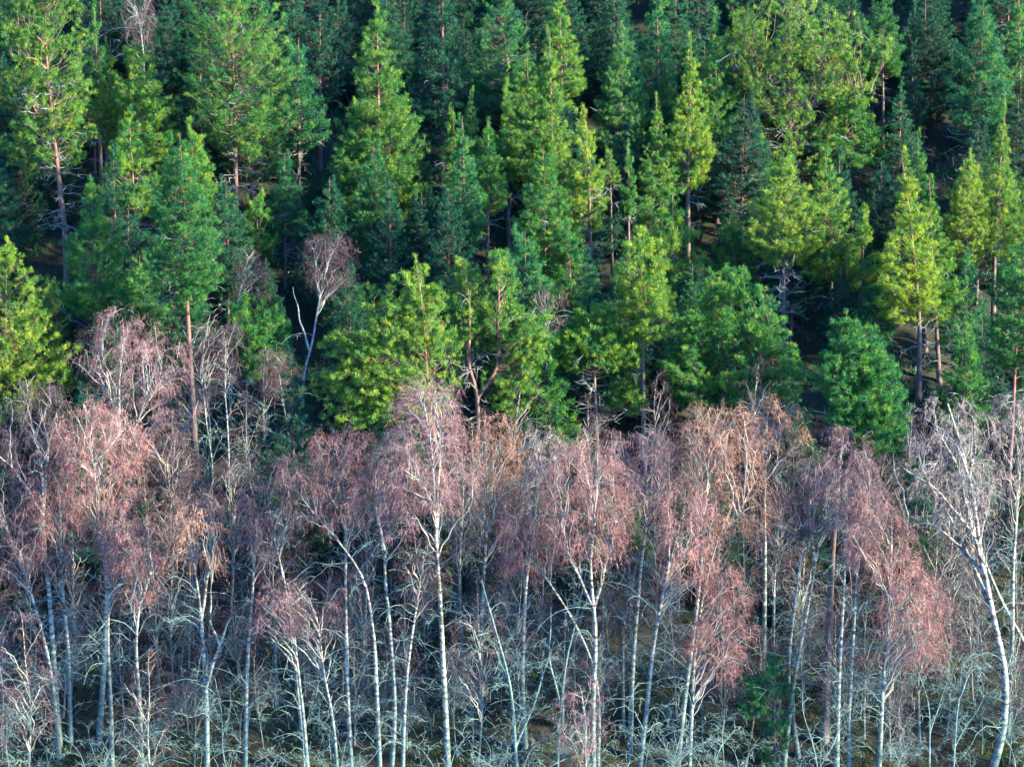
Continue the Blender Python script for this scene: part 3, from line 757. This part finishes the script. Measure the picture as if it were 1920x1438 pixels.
B('pale birch with Y-shaped trunk and bare horizontal arms in the left foreground', (268, 1470), [(262, 1330), (257, 1200), (262, 1110), (252, 1040), (240, 1000)], [(965, 225, 270), (990, 200, 305), (1040, 195, 318), (1090, 215, 310), (1130, 230, 290)], 'rose', forks=[[(260, 1130), (285, 1060), (278, 1000)], [(258, 1075), (225, 1015)]], low=1.8)
B('birch with many ascending forks and orange-brown crown, second left foreground', (388, 1475), [(386, 1330), (380, 1210), (373, 1120), (360, 1040), (352, 985)], [(920, 335, 390), (945, 308, 418), (1000, 305, 425), (1060, 315, 420)], 'orange', rad=.15, forks=[[(390, 1290), (410, 1220), (440, 1150), (478, 1110)], [(378, 1160), (392, 1060), (395, 990)], [(388, 1250), (408, 1240), (395, 1150), (400, 1090)]], low=1.7)
B('straight slim birch with leaning pale trunk between two left foreground birches', (460, 1470), [(463, 1280), (470, 1150), (478, 1040), (486, 960)], [(900, 470, 500), (930, 445, 520), (980, 435, 525), (1040, 440, 520)], 'purple')
B('thin birch leaning left across the purple twigs, left of centre', (582, 1475), [(562, 1320), (548, 1180), (533, 1080), (512, 990), (500, 920)], [(850, 505, 560), (880, 500, 585), (930, 490, 580), (990, 485, 560)], 'purple', low=1.2)
B('tall white birch with rosy drooping top, left of centre', (662, 1480), [(652, 1300), (648, 1120), (645, 980), (640, 890), (628, 845)], [(806, 600, 680), (830, 580, 705), (870, 572, 710), (930, 580, 700), (980, 600, 690)], 'rose', rad=.13, forks=[[(647, 990), (610, 900), (596, 860)]], dens=1.1)
B('long birch leaning steeply left with a white stem crossing its neighbours', (714, 1480), [(706, 1300), (700, 1180), (680, 1080), (636, 1015), (580, 950), (548, 905)], [(850, 525, 575), (880, 515, 600), (930, 530, 620), (990, 560, 640)], 'pink', rad=.12, low=1.2)
B('white birch with dark bands and narrow forked top near the middle', (732, 1480), [(740, 1320), (732, 1180), (720, 1060), (728, 960), (736, 880)], [(822, 715, 760), (845, 700, 790), (900, 695, 795), (960, 705, 790), (1010, 715, 780)], 'pink', forks=[[(722, 1040), (708, 960), (700, 900)]])
B('tallest middle birch with full pink-brown crown in front of the bright pines', (842, 1485), [(834, 1300), (826, 1150), (818, 1000), (812, 880), (803, 800), (790, 735)], [(708, 765, 835), (735, 745, 862), (780, 735, 875), (840, 715, 880), (900, 710, 885), (950, 730, 880)], 'pink', rad=.15, forks=[[(815, 960), (780, 895), (755, 870)], [(818, 1000), (823, 880), (822, 790)]], dens=1.2)
B('orange-brown birch with hanging crown just right of the tallest middle birch', (900, 1330), [(902, 1180), (910, 1040), (913, 940), (912, 860)], [(778, 905, 950), (800, 888, 968), (850, 880, 985), (900, 885, 990), (960, 895, 985)], 'orange', dens=1.15)
B('small birch with low spreading purple crown in front, left of centre', (637, 1485), [(622, 1340), (608, 1260), (598, 1180), (592, 1140)], [(1085, 560, 620), (1100, 520, 650), (1140, 500, 660), (1190, 495, 650)], 'purple', low=1.3)
B('short thin birch beside the low spreading purple crown', (580, 1485), [(566, 1310), (552, 1200), (543, 1130), (538, 1095)], [(1090, 500, 560), (1120, 480, 570), (1180, 475, 560)], 'pink')
B('birch with crooked ascending stem in the middle foreground thicket', (753, 1485), [(760, 1310), (772, 1190), (786, 1100), (795, 1040)], [(990, 770, 820), (1020, 750, 835), (1080, 745, 835), (1130, 750, 825)], 'purple', low=1.3)
B('rose-pink birch with dome-shaped crown and bright white banded trunk, right of the middle', (1113, 1490), [(1112, 1330), (1116, 1180), (1108, 1060), (1110, 960), (1097, 875)], [(816, 1065, 1115), (840, 1035, 1150), (880, 1020, 1175), (940, 1010, 1195), (1000, 1015, 1198), (1050, 1060, 1190)], 'rose', rad=.14, forks=[[(1108, 1040), (1116, 940), (1120, 880)], [(1112, 1140), (1085, 1080), (1055, 1000)], [(1118, 1140), (1138, 1060), (1155, 990)]], dens=1.35)
B('birch with long arm leaning left under the dome-shaped crown', (1122, 1480), [(1108, 1240), (1072, 1160), (1030, 1095), (988, 1040), (962, 1000)], [(955, 935, 1000), (975, 925, 1030), (1030, 935, 1040), (1075, 950, 1030)], 'rose', rad=.1, low=.8)
B('narrow dull birch left of the dome-shaped crown with lichened trunk', (985, 1400), [(980, 1250), (985, 1120), (1000, 1000), (1010, 900)], [(800, 990, 1040), (830, 985, 1060), (900, 980, 1050), (960, 975, 1040)], 'grey')
B('greyish-rose birch behind and right of the dome-shaped crown', (1180, 1420), [(1190, 1200), (1202, 1080), (1213, 960), (1210, 880)], [(806, 1170, 1250), (830, 1150, 1262), (880, 1150, 1265), (940, 1180, 1255)], 'pink')
B('rosy birch with twin white trunks spreading upward, right of centre foreground', (1192, 1490), [(1215, 1310), (1228, 1200), (1243, 1110), (1262, 1030), (1282, 950)], [(908, 1255, 1310), (930, 1238, 1340), (980, 1230, 1352), (1030, 1235, 1350), (1090, 1250, 1340)], 'rose', rad=.14, forks=[[(1245, 1100), (1255, 1010), (1252, 950)], [(1250, 1090), (1285, 1030), (1300, 970)]], dens=1.15)
B('brownish-pink wide-crowned birch highest among the right-centre birches', (1268, 1440), [(1290, 1260), (1308, 1120), (1320, 1000), (1328, 890), (1330, 800)], [(755, 1300, 1380), (775, 1283, 1420), (830, 1278, 1440), (900, 1275, 1448), (960, 1320, 1450), (1010, 1340, 1445)], 'orange', rad=.13, forks=[[(1315, 1040), (1375, 970), (1420, 900)]], dens=1.2)
B('slim birch with small open crown right of the brownish-pink wide crown', (1428, 1330), [(1432, 1200), (1434, 1050), (1436, 900), (1438, 780)], [(735, 1425, 1460), (755, 1405, 1490), (800, 1400, 1508), (860, 1410, 1500)], 'orange', dens=.8, forks=[[(1440, 860), (1465, 800)]])
B('pink birch with low hanging right side and pale stem, right-centre foreground', (1290, 1500), [(1296, 1340), (1306, 1200), (1322, 1100), (1348, 1010)], [(1060, 1320, 1380), (1100, 1310, 1400), (1160, 1300, 1412), (1220, 1290, 1408), (1270, 1290, 1390)], 'rose')
B('pink birch with rounded top and two slanting stems, right of the sapling', (1468, 1440), [(1492, 1260), (1522, 1100), (1545, 980), (1570, 890)], [(796, 1555, 1620), (820, 1530, 1642), (870, 1515, 1650), (930, 1510, 1640), (990, 1510, 1600)], 'pink', rad=.12, dens=1.1, forks=[[(1530, 1060), (1520, 960), (1535, 880)]])
B('grey-stemmed birch leaning right from the rounded pink crown', (1498, 1420), [(1478, 1250), (1490, 1120), (1510, 1000), (1525, 930)], [(870, 1500, 1560), (900, 1490, 1570), (960, 1485, 1560), (1010, 1480, 1540)], 'purple')
B('white birch with rust-pink crown hanging to the right, lower right', (1645, 1490), [(1655, 1310), (1666, 1160), (1672, 1050), (1676, 975)], [(915, 1600, 1670), (940, 1585, 1690), (1000, 1595, 1715), (1070, 1620, 1745), (1140, 1640, 1760), (1210, 1680, 1770), (1260, 1710, 1770)], 'rose', rad=.13, dens=1.15, low=2.2)
B('cluster birch with straight lichen-grey trunk left of the white birch with the hanging crown', (1592, 1480), [(1594, 1300), (1602, 1160), (1612, 1060), (1640, 980)], [(910, 1600, 1650), (940, 1590, 1660), (1000, 1580, 1650), (1060, 1580, 1640)], 'pink', low=2.0)
B('thin upright birch stem in the right cluster next to the thick pine trunk', (1568, 1490), [(1572, 1300), (1580, 1150), (1585, 1040), (1588, 950)], [(900, 1570, 1610), (930, 1560, 1625), (990, 1560, 1620)], 'grey', low=1.6)
B('large white birch arching left with long silver limbs at the right', (1848, 1475), [(1880, 1370), (1885, 1280), (1862, 1150), (1838, 1030), (1820, 910), (1802, 830), (1780, 760)], [(738, 1740, 1830), (765, 1710, 1860), (820, 1695, 1885), (880, 1680, 1885), (940, 1690, 1880), (990, 1720, 1870)], 'grey', rad=.2, forks=[[(1838, 1020), (1790, 955), (1740, 905), (1688, 872)], [(1825, 960), (1810, 880), (1770, 810), (1735, 790)], [(1850, 1080), (1790, 1020), (1740, 985), (1700, 990)], [(1822, 900), (1830, 820), (1815, 770)], [(1850, 1090), (1822, 985), (1795, 880), (1755, 800)], [(1858, 1150), (1815, 1040), (1768, 950), (1725, 870)]], dens=.62, low=1.8, limbs=12, fr=.5)
B('second white trunk leaning hard left and crossing the arching birch at right', (1960, 1330), [(1925, 1215), (1880, 1130), (1845, 1050), (1818, 960), (1800, 880)], [(800, 1770, 1830), (830, 1760, 1850), (900, 1760, 1860)], 'grey', rad=.13, dens=.5, low=.5)
B('white slender birch stem along the right edge beside the orange pine trunk', (1888, 1380), [(1898, 1200), (1901, 1050), (1912, 900), (1918, 790)], [(730, 1880, 1940), (770, 1860, 1955), (840, 1855, 1960), (920, 1865, 1950)], 'grey', dens=.7)
B('tall forked grey birch with thin purple crown among the shaded pines', (563, 870), [(568, 780), (570, 700), (585, 640), (598, 570), (612, 500)], [(436, 595, 635), (455, 575, 655), (500, 570, 658), (540, 575, 650)], 'purple', forks=[[(575, 660), (562, 600), (550, 540)], [(600, 560), (590, 510), (592, 480)]], rad=.11, stemmat=DEAD, low=.4, dens=1.6)
B('purple small birch crown left of the tall forked grey birch', (428, 860), [(432, 760), (440, 640), (450, 540), (458, 500)], [(465, 450, 480), (485, 440, 495), (530, 438, 498), (570, 445, 490)], 'purple')
B('faint birch with thin stems in the dark hollow above the purple thicket', (395, 930), [(394, 830), (388, 740), (380, 660), (390, 610)], [(590, 380, 430), (620, 370, 440), (680, 360, 440), (740, 370, 430)], 'purple', dens=.45)
B('slim pale birch stem standing in the dark hollow right of the round-headed pink birch', (432, 1010), [(430, 900), (426, 790), (422, 700), (428, 640)], [(600, 410, 450), (630, 400, 460), (700, 398, 455), (750, 405, 450)], 'purple', dens=.2, low=.8, rad=.07)
B('thin bowed birch with a hooked top above the purple thicket, left', (392, 980), [(398, 880), (388, 790), (380, 720), (362, 660), (372, 620)], [(600, 365, 405), (640, 350, 415), (700, 350, 410), (760, 360, 400)], 'purple', dens=.2, low=.9, rad=.065)
B('thin leaning stem just left of the tall forked grey birch', (552, 960), [(546, 850), (532, 760), (524, 690)], [(650, 505, 545), (690, 495, 550), (750, 500, 545)], 'purple', dens=.12, low=.9, rad=.055)
B('slender grey stem between the round-headed deep green pine and the forked grey birch', (498, 960), [(500, 850), (494, 760), (505, 680)], [(640, 490, 520), (680, 482, 528), (740, 485, 525)], 'purple', dens=.12, low=.9, rad=.055)
B('small pinkish birch with its crown at the top left frame edge', (272, 330), [(270, 200), (266, 90), (258, 40), (250, 10)], [(-12, 240, 280), (10, 230, 290), (50, 232, 290), (80, 240, 280)], 'purple')
B('dim purple birch haze behind the two bright middle pines', (1022, 760), [(1024, 660), (1022, 590), (1020, 550)], [(525, 1005, 1040), (540, 985, 1058), (590, 985, 1060), (630, 1000, 1050)], 'purple', dens=.7)
B('dull purple birch behind the pink tree with the V-shaped fork', (320, 1180), [(322, 1040), (318, 940), (312, 860)], [(800, 285, 350), (830, 270, 375), (900, 260, 385), (970, 270, 380), (1020, 290, 360)], 'purple', low=1.4)
B('grey-purple birch in the thicket under the small round-headed pine', (430, 1200), [(436, 1080), (440, 980), (438, 900)], [(850, 410, 470), (880, 395, 490), (950, 390, 500), (1020, 400, 490)], 'purple', dens=.8, low=1.5)
B('shadowed birch filling between the leaning stems left of centre', (520, 1330), [(515, 1200), (512, 1090), (508, 1010)], [(950, 490, 540), (980, 470, 560), (1050, 465, 565), (1110, 480, 560)], 'purple', low=1.3)
B('dim birch behind the white birch with the narrow forked top', (690, 1300), [(685, 1150), (688, 1040), (690, 960)], [(880, 670, 720), (910, 650, 735), (980, 645, 740), (1050, 655, 730)], 'purple', low=1.2)
B('dull brown birch behind the orange-brown hanging crown', (950, 1240), [(948, 1120), (946, 1040), (944, 980)], [(900, 920, 985), (940, 905, 1005), (1010, 900, 1010), (1080, 910, 1000)], 'purple', low=1.4)
B('low rosy birch between the dome-shaped crown and the twin white trunks', (1170, 1380), [(1168, 1260), (1172, 1160), (1180, 1090)], [(1030, 1155, 1210), (1060, 1140, 1225), (1120, 1140, 1225), (1180, 1150, 1215)], 'purple')
B('dim birch under the slim open-crowned birch', (1452, 1290), [(1450, 1160), (1455, 1060), (1460, 980)], [(900, 1430, 1490), (940, 1415, 1505), (1010, 1410, 1510), (1080, 1420, 1500)], 'purple', low=1.4)
B('purple-pink birch low on the right, beneath the hanging rust-pink crown', (1725, 1400), [(1722, 1290), (1728, 1200), (1735, 1130)], [(1060, 1700, 1760), (1090, 1690, 1785), (1150, 1690, 1795), (1220, 1700, 1790)], 'pink', dens=.8, low=1.4)
B('small drooping pink birch standing in the foreground beneath the dome-shaped crown', (1098, 1520), [(1098, 1420), (1096, 1350), (1092, 1300)], [(1270, 1080, 1110), (1300, 1050, 1130), (1360, 1040, 1135), (1420, 1060, 1125)], 'pink', low=.6, dens=.5)
B('grey background birch between the tallest middle birch and its orange-brown neighbour', (870, 1250), [(862, 1100), (866, 980), (868, 900)], [(850, 850, 890), (880, 840, 900), (960, 835, 905), (1040, 845, 900)], 'grey', low=1.5)
# ------------------------------------------------------------ lichen-hung leafless snags in the foreground
def snag(label, base, paths, seed, n=14, lmax=2.2, rad=.09, mat=None, tufts=500, name='leafless_tree', group='lichen-covered leafless trees in the foreground'):
    rng = np.random.default_rng(seed)
    g = locate(*base)
    root = empty(name, g, label, 'tree', group)
    for k, p in enumerate(paths):
        pts = to_local(g, ([base] if k == 0 else []) + p)
        if k == 0: pts[0] = (0, 0, -0.3)
        Pp = wobble(resample(pts, 22), rng, 0.5)
        if k == 0:
            P0 = Pp
        else:
            Pp += P0[nearest(Pp[:1], P0)[0]] - Pp[0]
        Acc().add(tubes(Pp[None], (rad * (1 if k == 0 else .7) * (1 - .75 * np.linspace(0, 1, 22)))[None], 7)).build('trunk' if k == 0 else 'limb', mat or LICHEN, root, smooth=True)
        q = resample(Pp, 60)
        bare_branches(root, q, 0.4, 99, n, rng, LICHEN, 0.5, lmax)
        # lichen tufts along stem
    return root

snag('crooked lichen-white dead tree with tangled arms in the middle foreground', (972, 1490), [[(965, 1380), (952, 1260), (925, 1170), (905, 1080)], [(955, 1280), (935, 1240), (925, 1200)], [(968, 1400), (1010, 1300), (1040, 1210)]], 1, 22, 2.6, .11)
snag('pale leafless tree with twisting stem right of the crooked lichen-white one', (1045, 1480), [[(1050, 1350), (1062, 1240), (1085, 1150), (1100, 1060)], [(1052, 1330), (1030, 1230), (1035, 1150)]], 2, 15, 2.0, .08)
snag('low lichen-covered bush of bare branches at the bottom, left of centre', (830, 1540), [[(835, 1480), (850, 1420), (880, 1370)], [(832, 1490), (800, 1430), (770, 1400)], [(832, 1490), (900, 1440), (960, 1420)]], 3, 16, 2.2, .05, name='leafless_shrub')
snag('whitish leafless shrub with bearded branches in the lower left corner', (160, 1530), [[(160, 1470), (150, 1420), (120, 1390)], [(160, 1480), (200, 1420), (225, 1370)], [(158, 1480), (190, 1440), (205, 1400)]], 4, 16, 1.8, .05, name='leafless_shrub')
snag('bare shrub with arching branches at the bottom edge, centre', (960, 1560), [[(975, 1480), (1000, 1400), (1050, 1370)], [(962, 1500), (920, 1430), (880, 1400)], [(970, 1490), (1040, 1430), (1110, 1420)]], 5, 14, 2.2, .05, name='leafless_shrub')
snag('gnarled leafless tree with kinked lichened arms at the lower right', (1785, 1480), [[(1790, 1380), (1796, 1290), (1805, 1240), (1830, 1220)], [(1797, 1300), (1830, 1240), (1850, 1260)], [(1790, 1400), (1830, 1330), (1850, 1300), (1880, 1310)]], 6, 15, 1.6, .07)
snag('thin grey leafless tree under the white birch with the hanging crown', (1740, 1500), [[(1745, 1400), (1740, 1310), (1715, 1240)], [(1742, 1380), (1770, 1300), (1782, 1240)]], 7, 15, 1.8, .06)
snag('tangle of grey leafless stems at the bottom edge, left of the white birch', (1540, 1510), [[(1530, 1420), (1510, 1350), (1500, 1290)], [(1535, 1440), (1570, 1380), (1590, 1320)]], 8, 16, 2.2, .06)
snag('leafless lichen tree reaching in from the left edge', (25, 1480), [[(10, 1400), (5, 1300), (-10, 1200)], [(12, 1400), (40, 1330), (70, 1290)]], 9, 20, 3.0, .08)
snag('pale lichened dead stem standing in the dark hollow below the shaded pines', (478, 1080), [[(474, 980), (468, 900), (462, 830)], [(472, 960), (495, 890), (510, 850)]], 10, 16, 1.8, .06)
snag('bare twisted shrub at the bottom edge between the twin white trunks and the sapling', (1330, 1540), [[(1335, 1470), (1350, 1400), (1380, 1370)], [(1332, 1480), (1300, 1420), (1270, 1390)]], 11, 15, 2.0, .05, name='leafless_shrub')
snag('bare shrub beside the leaning foot of the arching birch at the lower right corner', (1905, 1530), [[(1905, 1450), (1890, 1390), (1860, 1350)], [(1906, 1460), (1930, 1400), (1940, 1350)]], 12, 14, 1.8, .05, name='leafless_shrub')

# ------------------------------------------------------------ background individuals (copies of a few built ones)
def copy_tree(src, loc, rz, s, label, group):
    r = src.copy(); col.objects.link(r)
    r.location = loc; r.rotation_euler = (0, 0, rz); r.scale = s
    r['label'] = label; r['group'] = group
    for ch in src.children:
        c = ch.copy(); col.objects.link(c); c.parent = r
    return r

def unit_pine(label, loc, h, hw, z0, tint, seed, dead):
    root = empty('pine_tree', loc, label[0], 'tree', label[1])
    P_ = resample([[0, 0, -.3], [.1, 0, h * .5], [0, 0, h]], 18)
    Acc().add(tubes(P_[None], ((0.05 + .0085 * h) * np.linspace(1, .07, 18))[None], 7)).build('trunk', PINE, root, smooth=True)
    crown_copy(root, (0.03, 0), h + .1, h - z0, hw, tint, seed, dead, P_)
    return root

# dark hollows of the wood, where only low trees stand (pixel boxes of the photograph)
HOLLOW = [(370, 560, 570, 880), (930, 480, 1060, 740), (640, 380, 720, 520), (1000, 0, 1120, 60), (1740, 600, 1860, 760), (545, 40, 635, 300), (770, 80, 850, 330), (0, 300, 130, 520), (425, 240, 520, 440), (1300, 360, 1400, 540), (1880, 0, 1920, 150), (1230, 0, 1300, 60), (1860, 560, 1920, 700)]

rng = np.random.default_rng(7)
def where(x, y, z):
    px, py = project((x, y, z))
    return ('left', 'centre-left', 'centre-right', 'right')[int(np.clip(px / 480, 0, 3))], py
def lab_dark(x, y):
    c, py = where(x, y, float(ground(x, y)) + 5)
    r = 'along the top' if py < 150 else 'in the upper gaps' if py < 380 else 'low behind the front pines' if py < 640 else 'behind the birch crowns'
    return 'dark shaded pine ' + r + ', ' + c, 'dark shaded pines ' + r + ', ' + c
def lab_thin(x, y):
    c, py = where(x, y, float(ground(x, y)))
    r = 'in the front thicket' if y < 5 else 'in the middle thicket' if y < 11 else 'at the back of the thicket'
    return 'thin shaded purple birch ' + r + ', ' + c, 'thin birches ' + r + ', ' + c
protos = []
cells = []
for gy in np.arange(9.5, 76, 3.6):
    for gx in np.arange(-38, 42, 3.8):
        x, y = gx + rng.uniform(-1.6, 1.6), gy + rng.uniform(-1.6, 1.6)
        if abs(x) > 25.8 * (y + 160) / 165 / 1.0 + 3.5: continue
        if min((x - a) ** 2 + (y - b) ** 2 for a, b in placed) < 1.9 ** 2: continue
        cells.append((x, y))
        placed.append((x, y))
k = 0
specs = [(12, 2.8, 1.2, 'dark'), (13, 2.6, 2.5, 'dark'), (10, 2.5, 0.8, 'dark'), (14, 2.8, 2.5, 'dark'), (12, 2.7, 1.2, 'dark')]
for x, y in cells:
    z = float(ground(x, y))
    if k < len(specs):
        h, hw, z0, tint = specs[k]
        protos.append(unit_pine(lab_dark(x, y), (x, y, z), h, hw, z0, tint, 900 + k, 1.6))
    else:
        s = rng.uniform(.5, .8) * (1 if y > 15 else .8)
        for _ in range(7):
            px, py = project((x, y, z + 12.5 * s))
            if any(a < px < c and b < py < d for a, b, c, d in HOLLOW): s *= .88
        copy_tree(protos[int(rng.integers(0, len(protos)))], (x, y, z), rng.uniform(0, 6.28), (s * rng.uniform(.9, 1.15), s * rng.uniform(.9, 1.15), s), *lab_dark(x, y))
    k += 1

bprotos = []
bc = []
for gy in np.arange(-1.5, 17, 2.0):
    for gx in np.arange(-27, 31, 2.05):
        x, y = gx + rng.uniform(-1.0, 1.0), gy + rng.uniform(-1.0, 1.0)
        if y < 1.0 and rng.random() < .4: continue
        if min((x - a) ** 2 + (y - b) ** 2 for a, b in placed) < 1.1 ** 2: continue
        bc.append((x, y)); placed.append((x, y))
for k, (x, y) in enumerate(bc):
    z = float(ground(x, y))
    if k < 4:
        h = [9, 10, 8, 11][k]
        root = empty('birch_tree', (x, y, z), lab_thin(x, y)[0], 'tree', lab_thin(x, y)[1])
        rows = [(h, -.3, .3), (h - .6, -.9, .9), (h - 2, -1.5, 1.5), (h - 4, -1.7, 1.7), (h - 6.2, -1.3, 1.3)]
        bend = rng.uniform(-.8, .8)
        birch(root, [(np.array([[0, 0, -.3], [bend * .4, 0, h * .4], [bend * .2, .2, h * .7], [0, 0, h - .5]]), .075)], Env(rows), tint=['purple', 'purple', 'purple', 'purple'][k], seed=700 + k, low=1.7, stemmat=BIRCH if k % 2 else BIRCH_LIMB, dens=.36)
        bprotos.append(root)
    else:
        s = rng.uniform(.5, .85) if y > 6 else rng.uniform(.6, .85)
        copy_tree(bprotos[int(rng.integers(0, 4))], (x, y, z), rng.uniform(0, 6.28), (s * .9, s * .9, s), *lab_thin(x, y)).rotation_euler.x = rng.uniform(-.1, .1)

# low leafless shrubs along the very front
shr = [o for o in bpy.data.objects if o.type == 'EMPTY' and o.name.startswith('leafless_shrub')]
n_s = 0
for q in range(130):
    x, y = rng.uniform(-27, 27), rng.uniform(-7.5, 3.5)
    if min((x - a) ** 2 + (y - b) ** 2 for a, b in placed) < 1.0: continue
    placed.append((x, y)); n_s += 1
    s = rng.uniform(.45, .9)
    copy_tree(shr[int(rng.integers(0, len(shr)))], (x, y, float(ground(x, y))), rng.uniform(0, 6.28), (s, s, s), 'low leafless lichened shrub among the birch feet, bottom ' + where(x, y, 0)[0], 'low leafless shrubs along the bottom ' + where(x, y, 0)[0])
# ------------------------------------------------------------ ground
def ground_mat():
    m, nt, b, out = new_mat('forest_floor')
    tc = N(nt, 'ShaderNodeTexCoord')
    n1 = N(nt, 'ShaderNodeTexNoise'); n1.inputs['Scale'].default_value = .9; n1.inputs['Detail'].default_value = 8
    n2 = N(nt, 'ShaderNodeTexNoise'); n2.inputs['Scale'].default_value = 14; n2.inputs['Detail'].default_value = 6
    nt.links.new(tc.outputs['Object'], n1.inputs['Vector']); nt.links.new(tc.outputs['Object'], n2.inputs['Vector'])
    r = ramp(nt, [(0.35, (0.007, 0.008, 0.006)), (0.48, (0.007, 0.012, 0.006)), (0.6, (0.006, 0.014, 0.006)), (0.75, (0.016, 0.015, 0.010))])
    nt.links.new(n1.outputs['Fac'], r.inputs[0])
    mx = N(nt, 'ShaderNodeMix', data_type='RGBA', blend_type='OVERLAY'); mx.inputs['Factor'].default_value = .7
    nt.links.new(r.outputs[0], mx.inputs['A']); nt.links.new(n2.outputs['Fac'], mx.inputs['B'])
    nt.links.new(mx.outputs['Result'], b.inputs['Base Color'])
    b.inputs['Roughness'].default_value = .95
    bp = N(nt, 'ShaderNodeBump'); bp.inputs['Strength'].default_value = .8; bp.inputs['Distance'].default_value = .1
    nt.links.new(n2.outputs['Fac'], bp.inputs['Height']); nt.links.new(bp.outputs[0], b.inputs['Normal'])
    return m
xs = np.concatenate([np.linspace(-900, -45, 24)[:-1], np.linspace(-45, 45, 121), np.linspace(45, 900, 24)[1:]])
ys = np.concatenate([np.linspace(-900, -25, 40)[:-1], np.linspace(-25, 85, 147), np.linspace(85, 900, 30)[1:]])
X, Y = np.meshgrid(xs, ys)
Z = ground(X, Y)
v = np.stack([X, Y, Z], -1).reshape(-1, 3)
nx, ny = len(xs), len(ys)
i = np.arange(nx * ny).reshape(ny, nx)
a, b_, c, d = i[:-1, :-1].ravel(), i[:-1, 1:].ravel(), i[1:, 1:].ravel(), i[1:, :-1].ravel()
t = np.concatenate([np.stack([a, b_, c], 1), np.stack([a, c, d], 1)])
gobj = Acc().add((v, t)).build('ground', ground_mat(), None, smooth=True, kind='structure')

# ground cover: heather, bilberry and moss cushions
def cover(name, mat, n, yr, h, w, seed, up=.8, k=14, spread=.13):
    rng = np.random.default_rng(seed)
    cx, cy = rng.uniform(-1, 1, n) * (27 if yr[1] < 30 else 36), rng.uniform(yr[0], yr[1], n)
    keep = np.sin(cx * .9 + seed) * np.cos(cy * .8 + seed * 2) + rng.normal(size=n) * .5 > -.1
    cx, cy = cx[keep], cy[keep]
    J = np.repeat(np.arange(len(cx)), k)
    px = cx[J] + rng.normal(size=len(J)) * spread; py = cy[J] + rng.normal(size=len(J)) * spread
    pz = ground(px, py)
    P0 = np.stack([px, py, pz - .02], 1)
    D = nrm(rng.normal(size=(len(J), 3)) * .6 + [0, 0, up]); D[:, 2] = np.abs(D[:, 2])
    P1 = P0 + D * rng.uniform(.5, 1, len(J))[:, None] * h
    a = Acc().add(slivers(P0, P1, rng.uniform(.6, 1, len(J)) * w, rng), np.repeat(rng.random(len(J)), 3))
    return a.build(name, mat, None, kind='stuff')
moss = leafy('moss_green', [(0.1, (0.015, 0.036, 0.006)), (0.5, (0.04, 0.08, 0.009)), (0.9, (0.10, 0.125, 0.014))], (1, 1, .5), .2, .9, 1.0)
heath = leafy('heather_brown', [(0.1, (0.02, 0.012, 0.011)), (0.5, (0.05, 0.03, 0.026)), (0.9, (0.11, 0.07, 0.055))], (1, 1, 1), .1, .9, 1.0)
o = cover('moss', moss, 8500, (-6, 16), .28, .08, 1, k=11, spread=.16)
o['label'] = 'green moss and bilberry cushions covering the forest floor under the birches'; o['category'] = 'ground cover'
o = cover('bilberry', NEEDLE['dark'], 12000, (15, 70), .5, .16, 3, k=8, spread=.22)
o['label'] = 'dark bilberry and moss growing on the ground under the pines'; o['category'] = 'ground cover'
o = cover('heather', heath, 5000, (-6, 20), .38, .04, 2)
o['label'] = 'brown heather growing over the forest floor between the birch trunks'; o['category'] = 'ground cover'
print('tris', sum(len(m.polygons) for m in bpy.data.meshes), 'objs', len(bpy.data.objects))
